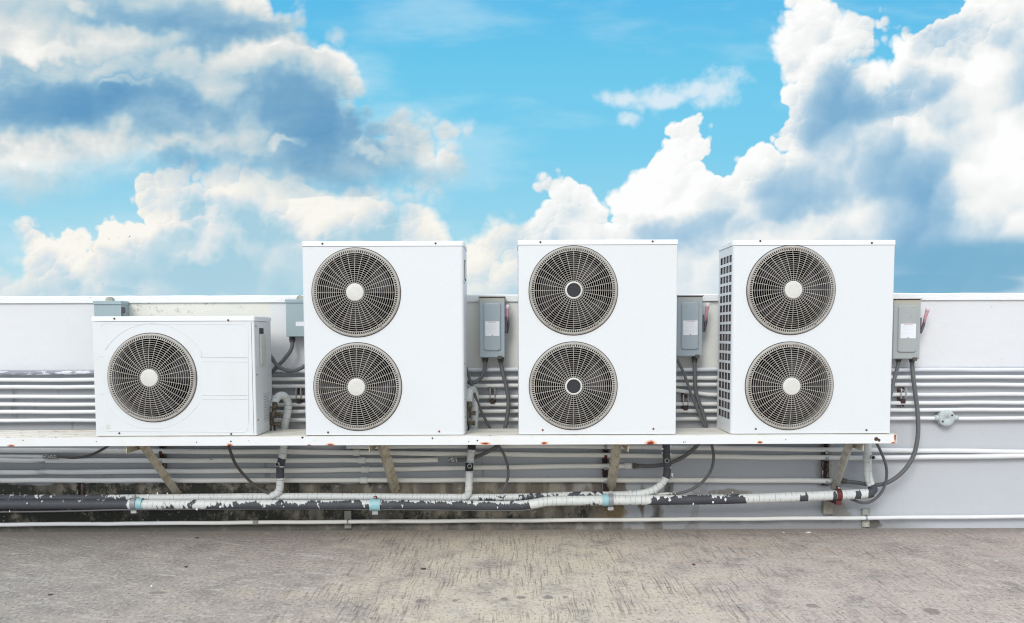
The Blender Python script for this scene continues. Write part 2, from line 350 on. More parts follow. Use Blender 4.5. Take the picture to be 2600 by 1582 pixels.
# ---- wall
def wall_fn(g):
    p = g.pos(); s = g.xyz(p); x = s[0]; z = s[2]
    wx = lambda px: X(px, 850, YW)
    n = g.noise(p, 2.2, 5, 0.6); nf = g.noise(p, 35, 4, 0.65)
    jx = g.m('ADD', x, g.m('MULTIPLY', g.m('SUBTRACT', g.noise(p, 5, 3), 0.5), 0.12))
    cool = g.mix(n, lin(216, 216, 218), lin(223, 223, 224))
    cream = g.mix(n, lin(232, 228, 214), lin(220, 219, 212))
    def band(a, b): return g.m('MULTIPLY', g.ss(jx, wx(a) - .02, wx(a) + .02), g.ss(jx, wx(b) + .02, wx(b) - .02))
    crm = g.m('MAXIMUM', band(300, 690), g.m('MULTIPLY', band(1130, 2150), 0.75))
    c = g.mix(crm, cool, cream)
    # scuffs near the coping
    top = Z(1300, 765, YW)
    sc1 = g.m('MULTIPLY', g.ss(z, top - 0.12, top), band(330, 620))
    c = g.mix(g.m('MULTIPLY', g.ss(g.noise(p, 22, 5, 0.7), 0.56, 0.66), g.m('MULTIPLY', sc1, 0.8)), c, lin(150, 138, 132))
    # greyer band behind and below the conduits
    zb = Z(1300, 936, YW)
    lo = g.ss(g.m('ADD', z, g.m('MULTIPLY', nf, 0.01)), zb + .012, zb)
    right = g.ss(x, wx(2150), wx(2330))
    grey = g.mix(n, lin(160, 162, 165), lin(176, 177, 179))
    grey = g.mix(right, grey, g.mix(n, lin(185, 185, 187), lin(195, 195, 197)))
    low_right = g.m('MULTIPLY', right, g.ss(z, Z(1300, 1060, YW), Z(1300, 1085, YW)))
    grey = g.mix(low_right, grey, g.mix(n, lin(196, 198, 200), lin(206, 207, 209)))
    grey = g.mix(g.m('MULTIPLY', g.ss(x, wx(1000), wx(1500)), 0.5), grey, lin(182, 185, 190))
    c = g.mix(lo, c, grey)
    # bare, mouldy concrete under the paint on the left and middle
    zd = Z(1300, 1226, YW); zd2 = Z(1300, 1345, YW)
    bv = g.ss(g.noise(g.comb(g.m('MULTIPLY', x, 8.0), 3.0, g.m('MULTIPLY', z, 2.5)), 1.0, 2, 0.5), 0.42, 0.58)
    bx = g.noise(g.comb(g.m('MULTIPLY', x, 9.0), 0, g.m('MULTIPLY', z, 1.0)), 1.0, 2, 0.5)
    jz = g.m('ADD', z, g.m('MULTIPLY', g.m('SUBTRACT', g.noise(p, 9, 4), 0.5), 0.06))
    below = g.ss(jz, zd + 0.015, zd - 0.005)
    edge = g.m('ADD', x, g.m('ADD', g.m('MULTIPLY', g.m('SUBTRACT', bv, 0.5), 0.7), g.m('MULTIPLY', g.m('SUBTRACT', nf, .5), 0.3)))
    dirtyx = g.ss(edge, wx(1720), wx(1500))
    mould = g.noise(g.v('MULTIPLY', p, (1, 1, .8)), 7, 6, 0.72)
    bare = g.mix(bv, lin(118, 110, 102), lin(152, 142, 126))
    bare = g.mix(g.m('MULTIPLY', g.ss(bx, 0.48, 0.64), 0.7), bare, lin(86, 82, 72))
    wet = g.ss(x, wx(1350), wx(300))
    bare = g.mix(g.ss(g.m('ADD', mould, g.m('ADD', g.m('MULTIPLY', wet, 0.16), g.m('MULTIPLY', g.ss(z, 0.34, 0.0), 0.10))), 0.56, 0.72), bare, lin(56, 57, 50))
    bare = g.mix(g.m('MULTIPLY', g.ss(g.noise(p, 50, 3), 0.66, 0.7), 0.6), bare, lin(170, 172, 168))
    c = g.mix(g.m('MULTIPLY', below, dirtyx), c, bare)
    # streaks of grime between the conduits under the platform
    stx = g.noise(g.comb(g.m('MULTIPLY', x, 14.0), 0, g.m('MULTIPLY', z, 2.0)), 1.0, 3, 0.6)
    leftish = g.ss(x, wx(1900), wx(900))
    c = g.mix(g.m('MULTIPLY', g.m('MULTIPLY', g.ss(stx, 0.60, 0.72), lo), g.m('MULTIPLY', leftish, 0.6)), c, lin(96, 90, 80))
    # foot of the wall: darker strip
    foot = g.m('MULTIPLY', g.ss(jz, Z(1300, 1322, YW), Z(1300, 1334, YW)), g.ss(x, wx(2420), wx(2250)))
    c = g.mix(g.m('MULTIPLY', foot, 0.55), c, lin(112, 108, 102))
    for (px, py, rx, ry, col, k) in [(1555, 1305, 45, 26, lin(140, 118, 78), .6), (2130, 1300, 40, 35, lin(140, 132, 118), .7), (2215, 1330, 30, 18, lin(98, 92, 86), .9), (1850, 1250, 60, 12, lin(120, 112, 98), .7), (1820, 765, 25, 12, lin(176, 170, 164), .8), (2090, 1200, 24, 50, lin(140, 136, 130), .5)]:
        a = at(px, py, YW); e = spots(g, p, [(a.x, a.z, rx / 390, ry / 390)], g.noise(p, 25, 4), 0.7)
        c = g.mix(g.m('MULTIPLY', g.ss(e, 0.0, 0.5), k), c, col)
    # fine cracks and pin holes
    pin = g.noise(p, 75, 2, 0.5)
    c = g.mix(g.ss(pin, 0.775, 0.79), c, lin(70, 64, 62))
    return {'Base Color': c, 'Normal': g.bump(g.m('ADD', g.noise(p, 12, 4), g.m('MULTIPLY', nf, 0.4)), 0.22, 0.012)}
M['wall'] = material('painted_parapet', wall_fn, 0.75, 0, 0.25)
def cap_fn(g):
    p = g.pos(); n = g.noise(g.v('MULTIPLY', p, (2, 8, 8)), 5, 5, .7)
    c = g.mix(g.noise(p, 3, 3), (0.84, 0.84, 0.84, 1), (0.80, 0.80, 0.78, 1))
    c = g.mix(g.m('MULTIPLY', g.ss(n, 0.64, 0.7), 0.6), c, lin(160, 148, 138))
    return {'Base Color': c, 'Normal': g.bump(n, 0.4, 0.01)}
M['cap'] = material('whitewashed_coping', cap_fn, 0.7, 0, 0.3)

# ------------------------------------------------------------------ mesh helpers
WL = {}
def setp(o, label=None, cat=None, group=None, kind=None):
    if label: o['label'] = label
    if cat: o['category'] = cat
    if group: o['group'] = group
    if kind: o['kind'] = kind
def thing(name, label, cat, loc, group=None):
    o = bpy.data.objects.new(name, None); C.objects.link(o); o.location = loc; o.empty_display_size = 0.1
    setp(o, label, cat, group); WL[o] = Vector(loc); return o
def obj(name, bm, mat, parent=None, smooth=False, label=None, local=False, origin=None):
    """bm in world coordinates unless local"""
    me = bpy.data.meshes.new(name)
    if parent is not None:
        if not local: bmesh.ops.translate(bm, verts=bm.verts, vec=-WL[parent])
    elif origin is not None:
        bmesh.ops.translate(bm, verts=bm.verts, vec=-Vector(origin))
    bmesh.ops.recalc_face_normals(bm, faces=bm.faces)
    bm.to_mesh(me); bm.free()
    if smooth:
        for p in me.polygons: p.use_smooth = True
    for m_ in (mat if isinstance(mat, (list, tuple)) else [mat]): me.materials.append(m_)
    o = bpy.data.objects.new(name, me); C.objects.link(o)
    if parent is not None: o.parent = parent; WL[o] = WL[parent].copy()
    else:
        o.location = origin or (0, 0, 0); WL[o] = Vector(o.location)
    if label: o['label'] = label
    return o
def box(bm, x0, x1, y0, y1, z0, z1, bev=0.0):
    r = bmesh.ops.create_cube(bm, size=1.0)
    vs = r['verts']
    for v in vs:
        v.co = Vector(((x0 + x1) / 2 + v.co.x * (x1 - x0), (y0 + y1) / 2 + v.co.y * (y1 - y0), (z0 + z1) / 2 + v.co.z * (z1 - z0)))
    if bev > 0:
        es = list({e for v in vs for e in v.link_edges})
        bmesh.ops.bevel(bm, geom=es, offset=bev, segments=2, profile=0.5, affect='EDGES')
    return vs
def nbm(): return bmesh.new()
def spline(pts, sub=8):
    pts = [Vector(p) for p in pts]
    if len(pts) < 3: return pts
    out = []
    P = [pts[0] * 2 - pts[1]] + pts + [pts[-1] * 2 - pts[-2]]
    for i in range(1, len(P) - 2):
        a, b, c, d = P[i - 1], P[i], P[i + 1], P[i + 2]
        for k in range(sub):
            t = k / sub
            out.append(0.5 * ((2 * b) + (c - a) * t + (2 * a - 5 * b + 4 * c - d) * t * t + (3 * b - a - 3 * c + d) * t ** 3))
    out.append(pts[-1]); return out
def resample(pts, step):
    out = [pts[0].copy()]; acc = 0.0
    for a, b in zip(pts[:-1], pts[1:]):
        L = (b - a).length
        if L < 1e-9: continue
        t = step - acc
        while t <= L:
            out.append(a.lerp(b, t / L)); t += step
        acc = (acc + L) % step
    if (out[-1] - pts[-1]).length > 1e-4: out.append(pts[-1].copy())
    return out
def tube(bm, pts, r, seg=10, caps=True, attrs=None, hollow=False):
    """pts list of Vector, r float or list; attrs: dict name->fn(i, t_along, ang, co)->value"""
    n = len(pts)
    R = r if isinstance(r, (list, tuple)) else [r] * n
    tan = []
    for i in range(n):
        a = pts[max(i - 1, 0)]; b = pts[min(i + 1, n - 1)]
        tan.append((b - a).normalized())
    ref = Vector((0, 0, 1)) if abs(tan[0].z) < 0.9 else Vector((0, 1, 0))
    nrm = (ref - tan[0] * ref.dot(tan[0])).normalized()
    rings = []; L = 0.0
    lay = {}
    if attrs:
        for k in attrs: lay[k] = bm.verts.layers.float.get(k) or bm.verts.layers.float.new(k)
    for i in range(n):
        if i:
            L += (pts[i] - pts[i - 1]).length
            nrm = (nrm - tan[i] * nrm.dot(tan[i])).normalized()
        bn = tan[i].cross(nrm)
        ring = []
        for k in range(seg):
            a = 2 * pi * k / seg
            v = bm.verts.new(pts[i] + (nrm * cos(a) + bn * sin(a)) * R[i])
            if attrs:
                for key, fn in attrs.items(): v[lay[key]] = fn(i, L, a, v.co - pts[i], pts[i])
            ring.append(v)
        rings.append(ring)
    for a, b in zip(rings[:-1], rings[1:]):
        for k in range(seg):
            bm.faces.new((a[k], a[(k + 1) % seg], b[(k + 1) % seg], b[k]))
    if caps:
        bm.faces.new(rings[0][::-1]); bm.faces.new(rings[-1])
    return rings
def disc(bm, c, r, y0, y1, seg=24):
    """short cylinder with its axis along Y"""
    tube(bm, [Vector((c[0], y0, c[1])), Vector((c[0], y1, c[1]))], r, seg)
def ringflat(bm, cx, cz, prof, seg=96):
    """lathe about Y axis through (cx,cz): prof list of (r, y) closed"""
    rows = []
    for (r, y) in prof:
        rows.append([bm.verts.new((cx + r * cos(2 * pi * k / seg), y, cz + r * sin(2 * pi * k / seg))) for k in range(seg)])
    m = len(prof)
    for i in range(m):
        a = rows[i]; b = rows[(i + 1) % m]
        for k in range(seg): bm.faces.new((a[k], a[(k + 1) % seg], b[(k + 1) % seg], b[k]))

# ------------------------------------------------------------------ ground and wall
bm = nbm()
for i in range(1):
    v = [bm.verts.new(c) for c in ((-150, -150, 0), (150, -150, 0), (150, 150, 0), (-150, 150, 0))]
    bm.faces.new(v)
o = obj('floor', bm, M['floor']); setp(o, 'weathered brushed concrete roof floor', None, None, 'structure')

wt = Z(1300, 748, YW)       # coping top
wall = thing('parapet_wall', 'long painted concrete parapet wall behind the machines, mouldy at its left foot', 'wall', (0, YW, 0))
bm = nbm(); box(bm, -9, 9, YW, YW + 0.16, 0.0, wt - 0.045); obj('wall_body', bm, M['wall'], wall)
bm = nbm()
N = 240; xs = [-9 + 18 * i / N for i in range(N + 1)]
rows = []
for x in xs:
    j = random.uniform(-1, 1) * 0.0015
    rows.append([bm.verts.new(c) for c in ((x, YW - 0.014 + j * .6, wt - 0.045), (x, YW - 0.014 + j * .6, wt - 0.006 + j), (x, YW - 0.006, wt + j), (x, YW + 0.175, wt + j), (x, YW + 0.175, wt - 0.045))])
for a, b in zip(rows[:-1], rows[1:]):
    for k in range(5): bm.faces.new((a[k], a[(k + 1) % 5], b[(k + 1) % 5], b[k]))
bm.faces.new(rows[0]); bm.faces.new(rows[-1][::-1])
obj('coping', bm, M['cap'], wall)

# ------------------------------------------------------------------ platform
YF = 5.20; YB = 5.585       # platform front and back
zt = Z(1300, 1105.5, YF)    # top of deck
px_end = X(2276, 1108, YF)
zb = Z(1300, 1129, YF)
plat = thing('steel_platform', 'long white steel platform with rust spots carrying the four condensing units', 'platform', (0, YF, zb))
bm = nbm()
# front angle: vertical leg + top leg under deck
box(bm, -8, px_end, YF - 0.004, YF + 0.002, zb, zt - 0.004, 0.0008)
obj('front_rail', bm, M['rail'], plat)
bm = nbm(); box(bm, -8, px_end - 0.006, YF - 0.002, YB, zt - 0.004 + 0.0005, zt, 0.0); obj('deck_plate', bm, M['deck'], plat)
bm = nbm(); box(bm, -8, px_end, YB, YB + 0.006, zb, zt - 0.001, 0.0008); obj('rear_rail', bm, M['brace_grey'], plat)
bm = nbm(); box(bm, px_end - 0.006, px_end, YF + 0.002, YB, zb, zt - 0.002, 0.0008); obj('end_rail', bm, M['rail'], plat)
def anglebar(bm, a, b, w, t=0.006, side=1):
    """L-section bar from a to b, legs along X and roughly Y/Z"""
    d = (b - a).normalized(); e1 = Vector((1, 0, 0)); e1 = (e1 - d * e1.dot(d)).normalized(); e2 = d.cross(e1).normalized()
    if e2.y > 0: e2 = -e2
    e1 = e1 * side
    prof = [(0, 0), (w, 0), (w, t), (t, t), (t, w), (0, w)]
    ra = []; rb = []
    for (p, q) in prof:
        off = e1 * (p - q) * 0.707 - e2 * (p + q) * 0.707
        ra.append(bm.verts.new(a + off)); rb.append(bm.verts.new(b + off))
    for k in range(6): bm.faces.new((ra[k], ra[(k + 1) % 6], rb[(k + 1) % 6], rb[k]))
    bm.faces.new(ra[::-1]); bm.faces.new(rb)
for i, ((ax, ay, bx, by, w), mk) in enumerate([((352, 1128, 446, 1262, 26), 'brace_brown'), ((966, 1128, 1003, 1256, 27), 'brace_brown'), ((1569, 1126, 1552, 1248, 24), 'brace_brown'), ((2163, 1126, 2122, 1250, 22), 'brace_grey')]):
    a = at(ax, ay, 5.26); b = at(bx, by, 5.735)
    bm = nbm(); ww = w / 420
    ww *= 0.74
    a.z = zb - 0.002 if a.z > zb else a.z
    anglebar(bm, a, b, ww, 0.007, 1)
    obj('brace', bm, M[mk], plat)
    bm = nbm()
    s = ax - 28 if ax < 1300 else ax + 26
    xa = X(s, 1134, 5.24)
    a2 = Vector((xa, 5.215, zb - 0.001)); b2 = Vector((xa, 5.745, zb - 0.001))
    # bracket arm: L bar running from front edge back to the wall
    sgn = 1 if ax < 1300 else -1
    box(bm, min(xa, xa + sgn * 0.006), max(xa, xa + sgn * 0.006), 5.215, 5.745, zb - 0.047, zb - 0.001)
    box(bm, min(xa + sgn * .006, xa + sgn * 0.055), max(xa + sgn * .006, xa + sgn * 0.055), 5.215, 5.745, zb - 0.007, zb - 0.001)
    obj('bracket_arm', bm, M[mk], plat)

# ------------------------------------------------------------------ condensing units
def panel_holes(bm, x0, x1, z0, z1, y, holes, seg=96):
    def quad(a, b, c, d):
        bm.faces.new([bm.verts.new(p) for p in (a, b, c, d)])
    def rect(xa, xb, za, zb_):
        if xb - xa < 1e-6 or zb_ - za < 1e-6: return
        quad((xa, y, za), (xb, y, za), (xb, y, zb_), (xa, y, zb_))
    cx, s = holes[0][0], holes[0][2] + 0.004
    rect(x0, cx - s, z0, z1); rect(cx + s, x1, z0, z1)
    zz = z0
    for (hx, hz, r) in sorted(holes, key=lambda h: h[1]):
        rect(cx - s, cx + s, zz, hz - s); zz = hz + s
        ci = []; sq = []
        for k in range(seg):
            a = 2 * pi * k / seg; c, d = cos(a), sin(a); m_ = max(abs(c), abs(d))
            ci.append(bm.verts.new((hx + r * c, y, hz + r * d)))
            sq.append(bm.verts.new((hx + s * c / m_, y, hz + s * d / m_)))
        for k in range(seg):
            k2 = (k + 1) % seg
            bm.faces.new((ci[k], ci[k2], sq[k2], sq[k]))
    rect(cx - s, cx + s, zz, z1)

def grille_mesh(bm, cx, cz, R, hub, rot=0.0, nsp=32, nr=14):
    """domed wire guard: rings, spokes (all local to unit, front face y = 0, towards viewer is -y)"""
    Rg = R * 0.895
    dome = lambda r: -0.030 * (1 - (max(r - hub, 0) / (Rg - hub)) ** 3) - 0.016
    def torus(r, y, w, seg=96, m_=6):
        rows = []
        for k in range(seg):
            a = 2 * pi * k / seg
            rows.append([bm.verts.new((cx + (r + w * cos(2 * pi * j / m_)) * cos(a), y + w * sin(2 * pi * j / m_), cz + (r + w * cos(2 * pi * j / m_)) * sin(a))) for j in range(m_)])
        for k in range(seg):
            a, b = rows[k], rows[(k + 1) % seg]
            for j in range(m_): bm.faces.new((a[j], a[(j + 1) % m_], b[(j + 1) % m_], b[j]))
    for i in range(nr + 1):
        r = hub + 0.006 + (Rg - hub - 0.006) * i / nr
        torus(r, dome(r), 0.00115 if i < nr else 0.0021)
    for s in range(nsp):
        a = 2 * pi * s / nsp + rot
        pts = []
        for k in range(9):
            r = hub - 0.004 + (Rg - hub + 0.004) * k / 8
            pts.append(Vector((cx + r * cos(a), dome(r) - 0.001, cz + r * sin(a))))
        tube(bm, pts, 0.00125, 5, False)
def ticks_mesh(bm, cx, cz, R, nt=120):
    Rg = R * 0.895
    for s in range(nt):
        a = 2 * pi * s / nt
        a0 = Vector((cx + Rg * cos(a), -0.0165, cz + Rg * sin(a))); a1 = Vector((cx + (R - 0.011) * cos(a), -0.012, cz + (R - 0.011) * sin(a)))
        tube(bm, [a0, a1], 0.0028, 4, False)
def fan_parts(unit, cx, cz, R, hubcol, rot, bl, tiltlab=None):
    L = WL[unit]
    hub = 0.0525
    bm = nbm(); grille_mesh(bm, cx, cz, R, hub, rot)
    gr = obj('fan_grille', bm, M['grille'], unit, True, local=True)
    bm = nbm(); ticks_mesh(bm, cx, cz, R); obj('grille_edge_slots', bm, M['grille'], gr, False, local=True)
    bm = nbm()
    ringflat(bm, cx, cz, [(R - 0.013, -0.0135), (R - 0.004, -0.0125), (R + 0.0005, -0.008), (R + 0.0015, 0.0005), (R - 0.012, 0.0005)])
    # six small fixing tabs
    for k in range(5):
        a = radians(90 + 72 * k); c, s = cos(a), sin(a)
        disc(bm, (cx + (R - 0.017) * c, cz + (R - 0.017) * s), 0.0075, -0.016, -0.012, 12)
    obj('grille_rim', bm, M['rim'], gr, True, local=True)
    bm = nbm()
    ringflat(bm, cx, cz, [(R + 0.0005, -0.0025), (R + 0.0055, -0.0012), (R + 0.0055, 0.0005), (R + 0.0005, 0.0005)])
    obj('gasket', bm, M['gasket'], gr, True, local=True)
    for k in range(5):
        a = radians(90 + 72 * k); c, s = cos(a), sin(a)
        bm = nbm(); disc(bm, (cx + (R - 0.017) * c, cz + (R - 0.017) * s), 0.0032, -0.018, -0.016, 8)
        obj('fixing_screw', bm, M['screw'], gr, False, local=True)
    # hub cap
    bm = nbm()
    if hubcol == 'dark':
        ringflat(bm, cx, cz, [(hub, -0.040), (hub - 0.002, -0.051), (hub - 0.008, -0.0535), (hub - 0.012, -0.051), (hub - 0.012, -0.042)], 48)
        obj('hub_ring', bm, M['hub'], gr, True, local=True)
        bm = nbm()
        rr = hub - 0.0115
        vs = []
        for k in range(40):
            a = 2 * pi * k / 40; q = rr + (-0.0035 if (hubcol == 'dark' and math.sin(a * 1.0 + 2.4) < -0.80 and k % 4 < 2 and cz < 0.5) else 0)
            vs.append(bm.verts.new((cx + q * cos(a), -0.045, cz + q * sin(a))))
        bm.faces.new(vs)
        o = obj('hub_cap', bm, M['hub_dark'], gr, False, local=True)
        sol = o.modifiers.new('s', 'SOLIDIFY'); sol.thickness = 0.004
    else:
        prof = [(hub, -0.040), (hub - 0.001, -0.049), (hub - 0.005, -0.0525), (0.03, -0.054), (0.029, -0.050), (hub - 0.01, -0.040)]
        ringflat(bm, cx, cz, prof, 48); disc(bm, (cx, cz), 0.0298, -0.0539, -0.045, 32)
        obj('hub_cap', bm, M['hub'], gr, False, local=True)
    # shroud + blades behind
    bm = nbm()
    Ri = R - 0.010
    ringflat(bm, cx, cz, [(R - 0.002, 0.002), (Ri + 0.002, 0.010), (Ri - 0.001, 0.030), (Ri - 0.004, 0.14), (Ri - 0.001, 0.14), (Ri + 0.003, 0.030), (R + 0.002, 0.004)])
    obj('fan_shroud', bm, M['shroud'], unit, True, local=True)
    bm = nbm()
    for b in range(3):
        a0 = bl + b * 2 * pi / 3
        grid = []
        for i in range(7):
            r = 0.05 + (Ri - 0.035 - 0.05) * i / 6
            sweep = radians(30 + 52 * (i / 6) ** 0.8)
            row = []
            for j in range(7):
                t = j / 6
                a = a0 + sweep * (t - 0.5) + 0.25 * i / 6
                y = 0.060 + 0.050 * t + 0.006 * sin(pi * t)
                row.append(bm.verts.new((cx + r * cos(a), y, cz + r * sin(a))))
            grid.append(row)
        for i in range(6):
            for j in range(6): bm.faces.new((grid[i][j], grid[i + 1][j], grid[i + 1][j + 1], grid[i][j + 1]))
    disc(bm, (cx, cz), 0.055, 0.03, 0.085, 32)
    o = obj('fan_blades', bm, M['blade'], unit, True, local=True)
    sol = o.modifiers.new('s', 'SOLIDIFY'); sol.thickness = 0.003

def shell(bm, W, D, z0, z1, rl, rr, hole_side=None):
    """casing outline without its flat front: left side (louvred if asked), back, right side, rounded corners"""
    def wallq(pa, pb):
        bm.faces.new([bm.verts.new(p) for p in ((pa[0], pa[1], z0), (pb[0], pb[1], z0), (pb[0], pb[1], z1), (pa[0], pa[1], z1))])
    def arc(cx, cy, r, a0, a1, n=6):
        return [(cx + r * cos(a0 + (a1 - a0) * k / n), cy + r * sin(a0 + (a1 - a0) * k / n)) for k in range(n + 1)]
    L = arc(rl, rl, rl, radians(270), radians(180)); Rr = arc(W - rr, rr, rr, radians(-90), radians(0))
    for ch in (L, Rr):
        for a, b in zip(ch[:-1], ch[1:]): wallq(a, b)
    wallq((W, rr), (W, D)); wallq((W, D), (0, D))
    if not hole_side: wallq((0, D), (0, rl))
    else:
        ncol, nrow, y0, y1, za, zb_ = hole_side
        ys = [rl]; zs = [z0]
        cw = (y1 - y0) / ncol; rh = (zb_ - za) / nrow
        for c in range(ncol): ys += [y0 + cw * c + cw * 0.12, y0 + cw * (c + 1) - cw * 0.12]
        ys.append(D)
        for r in range(nrow): zs += [za + rh * r + rh * 0.14, za + rh * (r + 1) - rh * 0.14]
        zs.append(z1)
        vs = [[bm.verts.new((0, y, z)) for z in zs] for y in ys]
        for i in range(len(ys) - 1):
            for j in range(len(zs) - 1):
                if i % 2 == 1 and j % 2 == 1: continue
                bm.faces.new((vs[i][j], vs[i][j + 1], vs[i + 1][j + 1], vs[i + 1][j]))

DU = 0.352
def outdoor_unit(name, label, fx0, fx1, ztop_px, fans, holes_px, rl, rr, louvre, cas, hubs, rot, bls, screws, group='air-conditioning units standing on the platform'):
    y0 = YF + 0.010
    xL = X(fx0, 1100, y0); xR = X(fx1, 1100, y0)
    zbot = zt + 0.004; ztop = Z((fx0 + fx1) / 2, ztop_px, y0)
    W = xR - xL; H = ztop - zbot
    u = thing(name, label, 'air conditioner', (xL, y0, zbot), group)
    O = Vector((xL, y0, zbot))
    lp = lambda px, py: at(px, py, y0) - O
    hl = 0.028
    holes = []
    for (cx, cy, r) in holes_px:
        q = lp(cx, cy); holes.append((q.x, q.z, r / (F / y0) * 0.998))
    mx = sum(h[0] for h in holes) / len(holes)
    holes = [(mx, h[1], h[2]) for h in holes]
    bm = nbm()
    shell(bm, W, DU, 0.0, H - hl - 0.002, rl, rr, louvre)
    panel_holes(bm, rl, W - rr, 0.0, H - hl - 0.002, 0.0, [(h[0], h[1], h[2] - 0.006) for h in holes])
    bm.faces.new([bm.verts.new(p) for p in ((0.0, rl, 0), (W, rr, 0), (W, DU, 0), (0, DU, 0))])
    bmesh.ops.remove_doubles(bm, verts=bm.verts, dist=0.00005)
    body = obj('casing', bm, M[cas], u, False, local=True)
    for p in body.data.polygons:
        p.use_smooth = (abs(p.normal.x) > 0.03 and abs(p.normal.y) > 0.03)
    # lid: shallow tray with rounded corners
    bm = nbm()
    ov = 0.0035
    def outline(o, r_l, r_r, n=6):
        pts = [(-o, DU + o)]
        pts += [(r_l - (r_l + o) * cos(pi / 2 * k / n), r_l - (r_l + o) * sin(pi / 2 * k / n)) for k in range(n + 1)]
        pts += [(W - r_r + (r_r + o) * sin(pi / 2 * k / n), r_r - (r_r + o) * cos(pi / 2 * k / n)) for k in range(n + 1)]
        pts.append((W + o, DU + o)); return pts
    lv = [(ov, H - hl), (ov, H - 0.004), (ov - 0.0035, H)]
    rws = [[bm.verts.new((x, y, z)) for (x, y) in outline(o_, rl, rr)] for (o_, z) in lv]
    for a, b in zip(rws[:-1], rws[1:]):
        for k in range(len(a)): bm.faces.new((a[k], a[(k + 1) % len(a)], b[(k + 1) % len(a)], b[k]))
    bm.faces.new(rws[-1]); bm.faces.new(rws[0][::-1])
    obj('lid', bm, M['lid'], u, False, local=True)
    # interior
    bm = nbm(); box(bm, 0.012, W - 0.004, DU - 0.03, DU - 0.004, 0.004, H - hl - 0.006)
    obj('rear_coil', bm, M['black'], u, False, local=True)
    bm = nbm(); box(bm, holes[0][0] + holes[0][2] + 0.006, holes[0][0] + holes[0][2] + 0.012, 0.004, DU - 0.032, 0.004, H - hl - 0.006)
    obj('inner_partition', bm, M['black'], u, False, local=True)
    if louvre:
        bm = nbm(); box(bm, 0.006, 0.010, rl + 0.004, DU - 0.03, 0.004, H - hl - 0.006); obj('side_coil', bm, M['coil'], u, False, local=True)
    for (h, hc, r_, b_) in zip(holes, hubs, rot, bls): fan_parts(u, h[0], h[1], h[2], hc, r_, b_)
    for (sx, sy, rusty) in screws:
        q = lp(sx, sy); yb_ = -0.0035 if sy < ztop_px + 14 else 0.0
        bm = nbm()
        ringflat(bm, q.x, q.z, [(0.0062, yb_), (0.0058, yb_ - 0.0025), (0.001, yb_ - 0.0032), (0.001, yb_)], 14)
        obj('panel_screw', bm, M['screw_rust' if rusty else 'screw'], u, False, local=True, label='rusty panel screw' if rusty else None)
    return u, lp, W, H

LOU = lambda H: (4, 17, 0.02 + 0.002, 0.315, 0.075, H - 0.075)
HB = 1.12
u2, lp2, W2, H2 = outdoor_unit('twin_fan_unit', 'tall white twin-fan outdoor unit with pale hub caps, directly right of the low single-fan unit', 775, 1180, 612.5, 2,
    [(903, 743, 111), (910, 982, 111)], 0.02, 0.02, LOU(1.14), 'casing', ('w', 'w'), (pi / 64 * 0, 0), (0.4, 1.5),
    [(819, 619, 0), (1106, 618, 0), (833, 1098, 0), (1115, 1095.5, 1)])
u3, lp3, W3, H3 = outdoor_unit('twin_fan_unit', 'tall white twin-fan outdoor unit with black hub centres in both fans', 1317, 1716, 609, 2,
    [(1454, 738, 111), (1457, 980, 111)], 0.006, 0.006, LOU(1.14), 'casing', ('dark', 'dark'), (0, 0), (1.0, 0.1),
    [(1372, 615, 0), (1657, 613, 0), (1378, 1092, 1), (1659, 1089, 1)])
u4, lp4, W4, H4 = outdoor_unit('twin_fan_unit', 'tall white twin-fan outdoor unit showing square side openings, rightmost on the platform', 1855, 2260, 610, 2,
    [(2008, 737, 111), (2004, 980, 111)], 0.024, 0.006, LOU(1.14), 'casing', ('w', 'w'), (0, 0), (2.0, 0.9),
    [(1930, 612, 0), (2213, 617, 0), (1919, 1089, 0), (2200, 1092, 0)])
u1, lp1, W1, H1 = outdoor_unit('single_fan_unit', 'low white outdoor unit with one fan and embossed panels, leftmost on the platform', 243, 652, 803, 1,
    [(387, 959, 112)], 0.008, 0.008, (4, 9, 0.02, 0.315, 0.06, 0.62), 'casing_old', ('w',), (0,), (2.3,),
    [(291, 809, 0), (580, 813, 0), (303, 1100, 0), (587, 1102, 0)])
# embossed beads of the single fan unit
def bead(unit, lp, pts, r=0.0018, closed=False):
    q = [lp(*p) for p in pts]; q = [Vector((a.x, -0.0002, a.z)) for a in q]
    if closed: q.append(q[0])
    bm = nbm(); tube(bm, q, r, 6, True); obj('embossed_line', bm, M['bead'], unit, True, local=True)
arc1 = [(387 + 138 * cos(radians(a)), 955 - 134 * sin(radians(a))) for a in range(150, 22, -6)]
bead(u1, lp1, arc1 + [(510, 907), (628, 908)])
bead(u1, lp1, [(514, 918), (628, 919)], 0.0014)
bead(u1, lp1, [(514, 1003), (628, 1004)])
bead(u1, lp1, [(514, 1014), (628, 1014)], 0.0014)
arc2 = [(387 + 138 * cos(radians(a)), 955 - 134 * sin(radians(a))) for a in range(-28, -150, -6)]
bead(u1, lp1, [(x, y) for (x, y) in arc2 if y < 1088], 0.0013)
bead(u1, lp1, [(258, 1075), (262, 1090), (272, 1095), (620, 1097), (628, 1092), (630, 1080)])
bead(u1, lp1, [(256, 830), (262, 822), (620, 824), (630, 832), (632, 1075)], 0.0013)
bead(u1, lp1, [(252, 905), (264, 906)], 0.0014); bead(u1, lp1, [(252, 1000), (264, 1001)], 0.0014)
